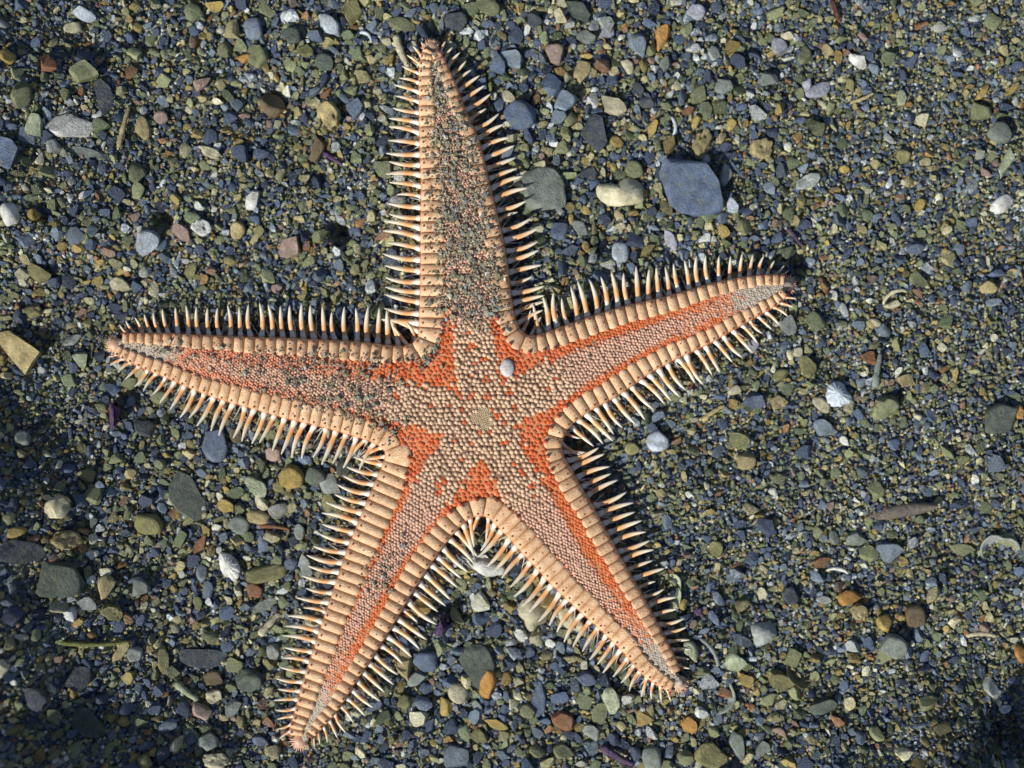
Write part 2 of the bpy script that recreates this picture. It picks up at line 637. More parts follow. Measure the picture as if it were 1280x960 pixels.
BAND_T = [0, 40, 75, 110, 150, 200, 260, 330, 400, 500]
BAND_W = [26, 26, 26, 25, 20.5, 14.5, 11, 8, 6, 5]
RED_DOTS = np.array([px(x, y, 36) for x, y in [
    (592, 430), (587, 435), (583, 417), (604, 449), (594, 455), (587, 468), (605, 474), (611, 474), (591, 495), (609, 495), (573, 495), (540, 505),
    (563, 510), (579, 511), (616, 515), (622, 520), (643, 509), (630, 527), (695, 473), (686, 485), (637, 490), (582, 531), (572, 548), (591, 554),
    (613, 539), (599, 542), (631, 553), (577, 576), (556, 600), (549, 605), (549, 616), (642, 577), (653, 590), (663, 606), (669, 620), (670, 606),
    (530, 560), (722, 452), (497, 495), (510, 482)]])


def zone(p, rng):
    """0 beige, 1 red, 2 mixed orange, 3 grey arm end"""
    arm, t, off, ln = arm_coords(p)
    r = np.linalg.norm(p - CEN, axis=1)
    half = np.interp(t, BAND_T, BAND_W)
    z = np.where(np.abs(off) + rng.normal(size=len(p)) * 2.6 < half, 0, 1)
    z[r < 43 + rng.normal(size=len(p)) * 2] = 0
    fade = np.where(arm == 0, smooth((t - 105) / 60), np.where(arm == 4, 0.6 * smooth((t - 140) / 70), 0))
    z = np.where((z == 1) & (rng.random(len(p)) < fade), 0, z)
    left = ln - t
    mixz = smooth((190 - left) / 110.0)
    z = np.where((rng.random(len(p)) < mixz * 0.75 * (arm != 0)) & (z <= 1), 2, z)
    z = np.where(rng.random(len(p)) < smooth((100 - left) / 45.0), 3, z)
    return z, r, t, ln


# --- body: one continuous skin
gs = 4.0
gx = np.arange(poly[:, 0].min() - 4, poly[:, 0].max() + 4, gs)
gy = np.arange(poly[:, 1].min() - 4, poly[:, 1].max() + 4, gs)
GX, GY = np.meshgrid(gx, gy)
gp = np.c_[GX.ravel(), GY.ravel()]
ins = inside_poly(gp, poly)
gd, gw = near_margin(gp)
ok = ins & (gd > 4.0)
zt = top_height(gp)
bz = zt - 2.0 - 6.0 * smooth((gw - gd) / 5.0)
bz[~ins] = 0
zn, _, tg, _ = zone(gp, np.random.default_rng(3))
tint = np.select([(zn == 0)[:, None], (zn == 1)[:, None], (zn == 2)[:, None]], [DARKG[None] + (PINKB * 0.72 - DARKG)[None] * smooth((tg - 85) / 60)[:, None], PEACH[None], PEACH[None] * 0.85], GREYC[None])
nx, ny = len(gx), len(gy)
idx = np.arange(nx * ny).reshape(ny, nx)
okg = ok.reshape(ny, nx)
cell = okg[:-1, :-1] & okg[:-1, 1:] & okg[1:, 1:] & okg[1:, :-1]
cj, ci = np.where(cell)
quads = np.c_[idx[cj, ci], idx[cj, ci + 1], idx[cj + 1, ci + 1], idx[cj + 1, ci]]
edges = {}
for q in quads.tolist():
    for a, b in ((q[0], q[1]), (q[1], q[2]), (q[2], q[3]), (q[3], q[0])):
        if (b, a) in edges:
            del edges[(b, a)]
        else:
            edges[(a, b)] = 1
used = np.unique(quads)
remap = -np.ones(nx * ny, int)
remap[used] = np.arange(len(used))
bv = np.c_[gp[used], bz[used]]
btint = tint[used]
bf = remap[quads].tolist()
rim_v, rim_map = [], {}
for (a, b) in edges:
    for q in (a, b):
        if q not in rim_map:
            rim_map[q] = len(bv) + len(rim_v)
            rim_v.append((gp[q, 0], gp[q, 1], -6.0))
    bf.append((remap[b], remap[a], rim_map[a], rim_map[b]))
bv = np.vstack([bv, np.array(rim_v)]) - C3
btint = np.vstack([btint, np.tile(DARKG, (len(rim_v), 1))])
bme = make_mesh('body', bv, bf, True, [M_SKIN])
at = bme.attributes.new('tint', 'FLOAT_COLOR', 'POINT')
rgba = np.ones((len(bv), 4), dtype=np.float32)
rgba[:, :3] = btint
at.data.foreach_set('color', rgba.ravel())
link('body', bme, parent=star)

# --- rim under the plates, carrying the spines
rv, rf = [], []
for m in margins:
    n = len(m['c'])
    ii = np.arange(0, n, 4)
    start = len(rv)
    prof = [(3.0, 17), (-0.4, 15), (-1.6, 11), (-1.4, 6), (0.8, 1), (3.5, -5)]
    for i in ii:
        hh = np.interp(np.linalg.norm(m['c'][i] - CEN), HR, HZ) / 30.0
        for o_, z_ in prof:
            q = m['c'][i] + m['n'][i] * o_
            rv.append((q[0] - C3[0], q[1] - C3[1], z_ * hh if z_ > 0 else z_))
    k = len(prof)
    for a in range(len(ii) - 1):
        for b in range(k - 1):
            p0 = start + a * k + b
            rf.append((p0, p0 + 1, p0 + k + 1, p0 + k))
link('underside_rim', make_mesh('underside_rim', rv, rf, True, [M_RIM]), parent=star)


# --- marginal plates and spines, one object each
def spine_mesh(seed):
    rng = np.random.default_rng(seed)
    st = [0, 0.03, 0.09, 0.15, 0.2, 0.35, 0.5, 0.65, 0.8, 0.92, 1.0]
    ra = [0.95, 1.28, 1.32, 1.12, 0.95, 1.02, 1.0, 0.88, 0.68, 0.45, 0.14]
    nseg = 8
    bend = rng.uniform(-0.07, 0.07)
    v, f, al = [], [], []
    for s, r in zip(st, ra):
        for k in range(nseg):
            th = 2 * math.pi * k / nseg
            v.append((s, r * 0.066 * math.cos(th) + bend * math.sin(math.pi * s), r * 0.05 * math.sin(th) + 0.05 * s * s - 0.02 * s))
            al.append(s)
    for a in range(len(st) - 1):
        for k in range(nseg):
            f.append((a * nseg + k, a * nseg + (k + 1) % nseg, (a + 1) * nseg + (k + 1) % nseg, (a + 1) * nseg + k))
    f.append(tuple(range(nseg))[::-1])
    f.append(tuple((len(st) - 1) * nseg + k for k in range(nseg)))
    v = np.array(v) / S                     # unit length mesh: objects scale it to size
    me = make_mesh('spine', v, f, True, [M_SPINE])
    a = me.attributes.new('along', 'FLOAT', 'POINT')
    a.data.foreach_set('value', np.array(al, dtype=np.float32))
    return me


SPINES = [spine_mesh(k) for k in range(6)]
needle_v, needle_f = [], []


def add_needle(base, tip, r):
    base, tip = np.asarray(base, float), np.asarray(tip, float)
    d = (tip - base) / np.linalg.norm(tip - base)
    a = np.cross(d, (0, 0, 1.0))
    a /= np.linalg.norm(a)
    b = np.cross(d, a)
    s = len(needle_v)
    for k in range(4):
        th = k * math.pi / 2
        needle_v.append(base + r * (a * math.cos(th) + b * math.sin(th)) - C3)
    needle_v.append(tip - C3)
    for k in range(4):
        needle_f.append((s + k, s + (k + 1) % 4, s + 4))


US = np.array([0.0, 0.03, 0.10, 0.22, 0.40, 0.62, 0.82, 0.94, 1.0])
VS = np.array([-1.02, -0.93, -0.72, -0.4, 0.0, 0.4, 0.72, 0.93, 1.02])
srng = np.random.default_rng(21)
n_plate = 0
for mi, m in enumerate(margins):
    L = m['L']
    stations, a = [], 4.0
    while a < L - 4:
        sp = float(np.interp(m['tip'][int(a)], [0, 30, 80, 400], [8.6, 10.8, 13.0, 13.3]))
        dn = abs(a - m['notch'])
        if dn < 30:
            sp *= 0.86
        stations.append((a + sp / 2, sp))
        a += sp
    for a, sp in stations:
        ia = min(int(a), L - 1)
        w = m['w'][ia]
        rows = []
        ai = np.clip(a + VS * sp * 0.5, 0, L - 1)
        cx = np.interp(ai, np.arange(L), m['c'][:, 0])
        cy = np.interp(ai, np.arange(L), m['c'][:, 1])
        ntx = np.interp(ai, np.arange(L), m['n'][:, 0])
        nty = np.interp(ai, np.arange(L), m['n'][:, 1])
        rr = np.linalg.norm(m['c'][ia] - CEN)
        zin = float(np.interp(rr - 20, HR, HZ)) + 1.0
        zed = zin * 0.93
        pv, pf = [], []
        wj = w * srng.uniform(0.94, 1.05)
        for u in US:
            if u < 0.4:
                e = math.sqrt(max(0, 1 - (1 - u / 0.4) ** 2)) ** 0.7
                zz = zed * 0.70 + (zed * 1.02 - zed * 0.70) * e
            else:
                zz = zed * 1.02 + (zin - zed * 1.02) * (u - 0.4) / 0.6
            if u > 0.9:
                zz -= 4.5 * ((u - 0.9) / 0.1) ** 2
            for j, vv in enumerate(VS):
                ww = wj * (1 - 0.10 * abs(vv) ** 2.5)
                drop = 3.4 * abs(vv) ** 2.6 if abs(vv) < 1 else 10.0
                pv.append((cx[j] + ntx[j] * (u * ww + 0.9 * abs(vv) ** 3), cy[j] + nty[j] * (u * ww + 0.9 * abs(vv) ** 3), zz - drop))
        nb = len(pv)
        for j in range(len(VS)):
            pv.append((cx[j] + ntx[j] * 1.2, cy[j] + nty[j] * 1.2, zed * 0.36))
        nv = len(VS)
        for b in range(len(US) - 1):
            for j in range(nv - 1):
                p0 = b * nv + j
                pf.append((p0, p0 + 1, p0 + nv + 1, p0 + nv))
        for j in range(nv - 1):
            pf.append((nb + j, nb + j + 1, j + 1, j))
        mi_ = [0] * len(pf)
        # red-based tubercles on the plate
        tub = [(0.16 + srng.uniform(-0.04, 0.05), srng.uniform(-0.25, 0.25), 1.7)]
        if srng.random() < 0.45:
            tub.append((srng.uniform(0.3, 0.8), srng.uniform(-0.4, 0.4), 1.1))
        if abs(a - m['notch']) < 34:
            tub.append((0.88, 0.0, 3.0))
        for tu, tv, tr in tub:
            jx = a + tv * sp * 0.5
            bx = np.interp(jx, np.arange(L), m['c'][:, 0]) + m['n'][ia, 0] * tu * wj
            by = np.interp(jx, np.arange(L), m['c'][:, 1]) + m['n'][ia, 1] * tu * wj
            if tu < 0.4:
                e = math.sqrt(max(0, 1 - (1 - tu / 0.4) ** 2))
                bz_ = zed * (0.70 + 0.32 * e ** 0.7)
            else:
                bz_ = zed * 1.02 + (zin - zed * 1.02) * (tu - 0.4) / 0.6
            s0 = len(pv)
            for ring, (rr_, hz) in enumerate(((1.0, -0.8), (0.75, 0.5))):
                for k in range(6):
                    th = k * math.pi / 3
                    pv.append((bx + tr * rr_ * math.cos(th), by + tr * rr_ * math.sin(th), bz_ + hz * tr))
            ox, oy = (-m['n'][ia]) * tr * 0.6
            pv.append((bx + ox, by + oy, bz_ + tr * 1.15))
            for k in range(6):
                k2 = (k + 1) % 6
                pf.append((s0 + k, s0 + k2, s0 + 6 + k2, s0 + 6 + k))
                pf.append((s0 + 6 + k, s0 + 6 + k2, s0 + 12))
                mi_ += [1, 1]
        org = np.array([cx[4], cy[4], 0])
        me = make_mesh('marginal_plate', np.array(pv) - org, pf, True, [M_PLATE, M_RED], mi_)
        link('marginal_plate', me, org - C3, star)
        n_plate += 1

        # the long spine of this plate
        tipd = m['tip'][ia]
        outn = -m['n'][ia]
        tdir = m['t'][ia] if a > m['notch'] else -m['t'][ia]
        lean = 0.12 + 0.95 * math.exp(-tipd / 26.0) + srng.normal() * 0.035
        dn = abs(a - m['notch'])
        if dn < 30:
            lean += 0.30 * (1 - dn / 30)
            lean += srng.normal() * 0.10
        d2 = outn + tdir * lean
        d2 /= np.linalg.norm(d2)
        if srng.random() < 0.08:
            lean += srng.normal() * 0.22
        ln = float(np.interp(tipd, [0, 12, 40, 90, 200, 500], [12, 18, 28, 38, 45, 48])) * srng.uniform(0.90, 1.08) * (srng.uniform(0.6, 0.85) if srng.random() < 0.05 else 1)
        if dn < 26:
            ln *= 0.55 + 0.45 * dn / 26
        hz = zin / 30.0
        base = m['c'][ia] + m['n'][ia] * 1.2
        rise = srng.uniform(0.02, 0.16)
        o = bpy.data.objects.new('spine', SPINES[srng.integers(6)])
        COL.objects.link(o)
        o.parent = star
        o.location = ((base[0] - C3[0]) * S, (base[1] - C3[1]) * S, 11.5 * hz * S)
        dx = Vector((d2[0], d2[1], rise)).normalized()
        side = Vector((0, 0, 1)).cross(dx).normalized()
        up = dx.cross(side)
        o.rotation_euler = Matrix((dx, side, up)).transposed().to_euler()
        thick = float(np.interp(ln, [12, 30, 46], [1.45, 1.08, 1.0]))
        o.scale = (ln * S, ln * S * thick, ln * S * thick)
        # thin white spinelets below it
        for _ in range(2):
            l2 = ln * srng.uniform(0.45, 0.72)
            dd = outn + tdir * (lean + srng.uniform(-0.5, 0.75))
            dd /= np.linalg.norm(dd)
            b0 = m['c'][ia] + tdir * srng.uniform(-0.3, 0.4) * sp
            add_needle((b0[0], b0[1], 8 * hz), (b0[0] + dd[0] * l2, b0[1] + dd[1] * l2, 5 * hz), 0.85)

tag(link('under_spines', make_mesh('under_spines', np.array(needle_v), needle_f, False, [M_WHITE]), parent=star), kind='stuff')

# --- arm tips
for k in range(5):
    c, t, ss = MID[k]
    tip, td = TIPS[k], t[-1]
    nd = np.array([-td[1], td[0]])
    v, f = ICO[3]
    q = v * np.array([9.5, 9.5, 8.5])
    q = np.c_[q[:, 0] * td[0] + q[:, 1] * nd[0], q[:, 0] * td[1] + q[:, 1] * nd[1], q[:, 2]]
    org = np.array([tip[0] - td[0] * 8, tip[1] - td[1] * 8, 8.0])
    tp = link('arm_tip', make_mesh('arm_tip', q, f, True, [M_TIP]), org - C3, star)
    nv_, nf_ = [], []
    for j in range(13):
        th = (j - 6) / 6 * 1.35
        el = srng.uniform(0.0, 0.75)
        d = np.array([td[0] * math.cos(th) + nd[0] * math.sin(th), td[1] * math.cos(th) + nd[1] * math.sin(th)]) * math.cos(el)
        d = np.array([d[0], d[1], math.sin(el)])
        b0 = d * np.array([9.5, 9.5, 7.0])
        e0 = b0 + d * srng.uniform(5, 9) * (1 - 0.45 * el)
        a = np.cross(d, (0.01, 0.02, 1.0))
        a /= np.linalg.norm(a)
        b = np.cross(d, a)
        s0 = len(nv_)
        for kk in range(5):
            ph = kk * 2 * math.pi / 5
            nv_.append(b0 + 1.3 * (a * math.cos(ph) + b * math.sin(ph)))
        nv_.append(e0)
        nf_ += [(s0 + kk, s0 + (kk + 1) % 5, s0 + 5) for kk in range(5)]
    tag(link('tip_spines', make_mesh('tip_spines', nv_, nf_, True, [M_TIP]), (0, 0, 0), tp), kind='stuff')

# --- paxillae: little granule-topped pillars covering the upper side
brng = np.random.default_rng(8)
cand, rad, grid = [], [], []
for j in range(-29, 30):
    for i in range(-26, 27):
        p = CEN + np.array([(i + 0.5 * (j % 2)) * 6.0, j * 5.2]) + brng.normal(size=2) * 0.85
        r = np.linalg.norm(p - CEN)
        if 13 + 3.0 * math.sin(3 * math.atan2(*(p - CEN))) < r < 135:
            cand.append(p)
            grid.append(len(cand) - 1)
            rad.append(3.12 * brng.uniform(0.82, 1.14))
for q in range(170):
    r = 15.5 * math.sqrt((q + 0.5) / 170)
    th = q * 2.39996
    cand.append(CEN + r * np.array([math.cos(th), math.sin(th)]))
    rad.append(1.35)
for k in range(5):
    c, t, ss = MID[k]
    s, row = 96.0, 0
    while s < ss[-1] - 12:
        sp = float(np.interp(s, [90, 130, 200, 320, 480], [5.8, 4.8, 4.0, 3.6, 3.2]))
        left = ss[-1] - s
        if left < 95:
            sp = 3.1
        i = np.searchsorted(ss, s)
        i = min(i, len(c) - 1)
        nn = np.array([-t[i, 1], t[i, 0]])
        half = int(62 / sp)
        for j in range(-half, half + 1):
            p = c[i] + nn * (j + 0.5 * (row % 2)) * sp + t[i] * abs(j) * 0.25 + brng.normal(size=2) * sp * 0.12
            cand.append(p)
            rad.append(sp * 0.585 * brng.uniform(0.84, 1.14))
        s += sp * 0.87
        row += 1
cand = np.array(cand)
rad = np.array(rad)
cd, cw = near_margin(cand)
isg = np.zeros(len(cand), bool)
isg[grid] = True
_, ct_, _, _ = arm_coords(cand)
keep = (~isg | (ct_ < 95)) & inside_poly(cand, poly) & (cd > cw - 2.5)
MAD = px(634, 460, 38)
keep &= np.linalg.norm((cand - MAD) / np.array([8.4, 10.6]), axis=1) > 1
# arm grids may only own points beyond the disc grid
cand, rad = cand[keep], rad[keep]
zn, r_, t_, ln_ = zone(cand, np.random.default_rng(4))
dotd = np.sqrt(((cand[:, None] - RED_DOTS[None]) ** 2).sum(2)).min(1)
zn = np.where((dotd < 3.9) & (zn == 0), 1, zn)
nB = len(cand)
bc = np.zeros((nB, 3))
pink = smooth((t_ - 90) / 80)[:, None]
bc[:] = BEIGE * (1 - pink) + PINKB * pink
u = brng.random(nB)
mr = np.clip(0.03 + 0.10 * brng.normal(size=(zn == 1).sum()), 0, 0.6)[:, None]
bc[zn == 1] = REDC * (1 - mr) + PINKB * mr
m2 = zn == 2
mf = np.clip(0.55 + 0.28 * brng.normal(size=m2.sum()), 0, 1)[:, None]
bc[m2] = ORANGE * mf + PINKB * (1 - mf)
bc[zn == 3] = GREYC * 1.08
cen = rad < 1.4
bc[cen] = np.array([0.50, 0.39, 0.25])
# along the arms the orange stripe fades into the pale centre line
arm_, _, off_, _ = arm_coords(cand)
half_ = np.interp(t_, BAND_T, BAND_W)
mv = smooth(0.5 + (np.abs(off_) - half_ + 1.3 * brng.normal(size=nB)) / 7.0)
mv = mv * np.where(arm_ == 0, 1 - 0.95 * smooth((t_ - 105) / 60), np.where(arm_ == 4, 1 - 0.5 * smooth((t_ - 140) / 70), 1.0))
sel = (t_ > 118) & (zn <= 1)
STRIPE = np.array([0.60, 0.125, 0.028])
bc[sel] = PINKB * (1 - mv[sel, None]) + STRIPE * mv[sel, None]
zn = np.where(sel, np.where(mv > 0.5, 1, 0), zn)
bc *= (0.86 + 0.28 * u)[:, None]
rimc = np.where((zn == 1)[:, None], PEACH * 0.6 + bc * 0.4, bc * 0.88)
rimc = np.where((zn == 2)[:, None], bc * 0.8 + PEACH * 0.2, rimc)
zb = top_height(cand) - 2.2
flat = np.select([zn == 0, zn == 1], [0.85, 0.42], 0.32)
dv = []
for ring, (rr_, hz) in enumerate(((1.0, -0.1), (0.86, 0.5), (0.45, 0.88))):
    for k in range(7):
        th = 2 * math.pi * (k + 0.5 * ring) / 7
        dv.append((rr_ * math.cos(th), rr_ * math.sin(th), hz))
dv.append((0, 0, 1.0))
dv = np.array(dv)
df = []
for ring in range(2):
    for k in range(7):
        a0, a1 = ring * 7 + k, ring * 7 + (k + 1) % 7
        df += [(a0, a1, a0 + 7), (a1, a1 + 7, a0 + 7)]
df += [(14 + k, 14 + (k + 1) % 7, 21) for k in range(7)]
df = np.array(df)
rot = brng.uniform(0, 6.28, nB)
cr, sr = np.cos(rot)[:, None], np.sin(rot)[:, None]
X = (dv[None, :, 0] * cr - dv[None, :, 1] * sr) * rad[:, None] + cand[:, 0:1]
Y = (dv[None, :, 0] * sr + dv[None, :, 1] * cr) * rad[:, None] + cand[:, 1:2]
Z = dv[None, :, 2] * (rad * flat)[:, None] * 1.15 + zb[:, None] + brng.normal(size=nB)[:, None] * 0.25
V = np.stack([X, Y, Z], 2).reshape(-1, 3) - C3
T = (df[None] + (np.arange(nB) * len(dv))[:, None, None]).reshape(-1, 3)
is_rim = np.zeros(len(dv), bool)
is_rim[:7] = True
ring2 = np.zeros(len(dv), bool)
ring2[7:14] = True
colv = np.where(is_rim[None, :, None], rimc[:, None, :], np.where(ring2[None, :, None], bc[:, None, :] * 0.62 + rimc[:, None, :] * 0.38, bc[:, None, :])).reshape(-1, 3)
pax = link('paxillae', make_tri_mesh('paxillae', V, T, True, [M_BEAD], colors={'tint': colv}), parent=star)
tag(pax, kind='stuff')

# --- madreporite
v, f = ICO[4]
q = v * np.array([8.8, 11.0, 4.0])
th = np.arctan2(v[:, 1], v[:, 0])
q[:, 2] += 0.22 * np.sin(th * 14) * np.clip(np.hypot(v[:, 0], v[:, 1]) - 0.25, 0, 0.4)
tag(link('madreporite', make_mesh('madreporite', q, f, True, [M_MADR]), (MAD[0] - C3[0], MAD[1] - C3[1], 39.0), star), 'pale grey round button off the centre')

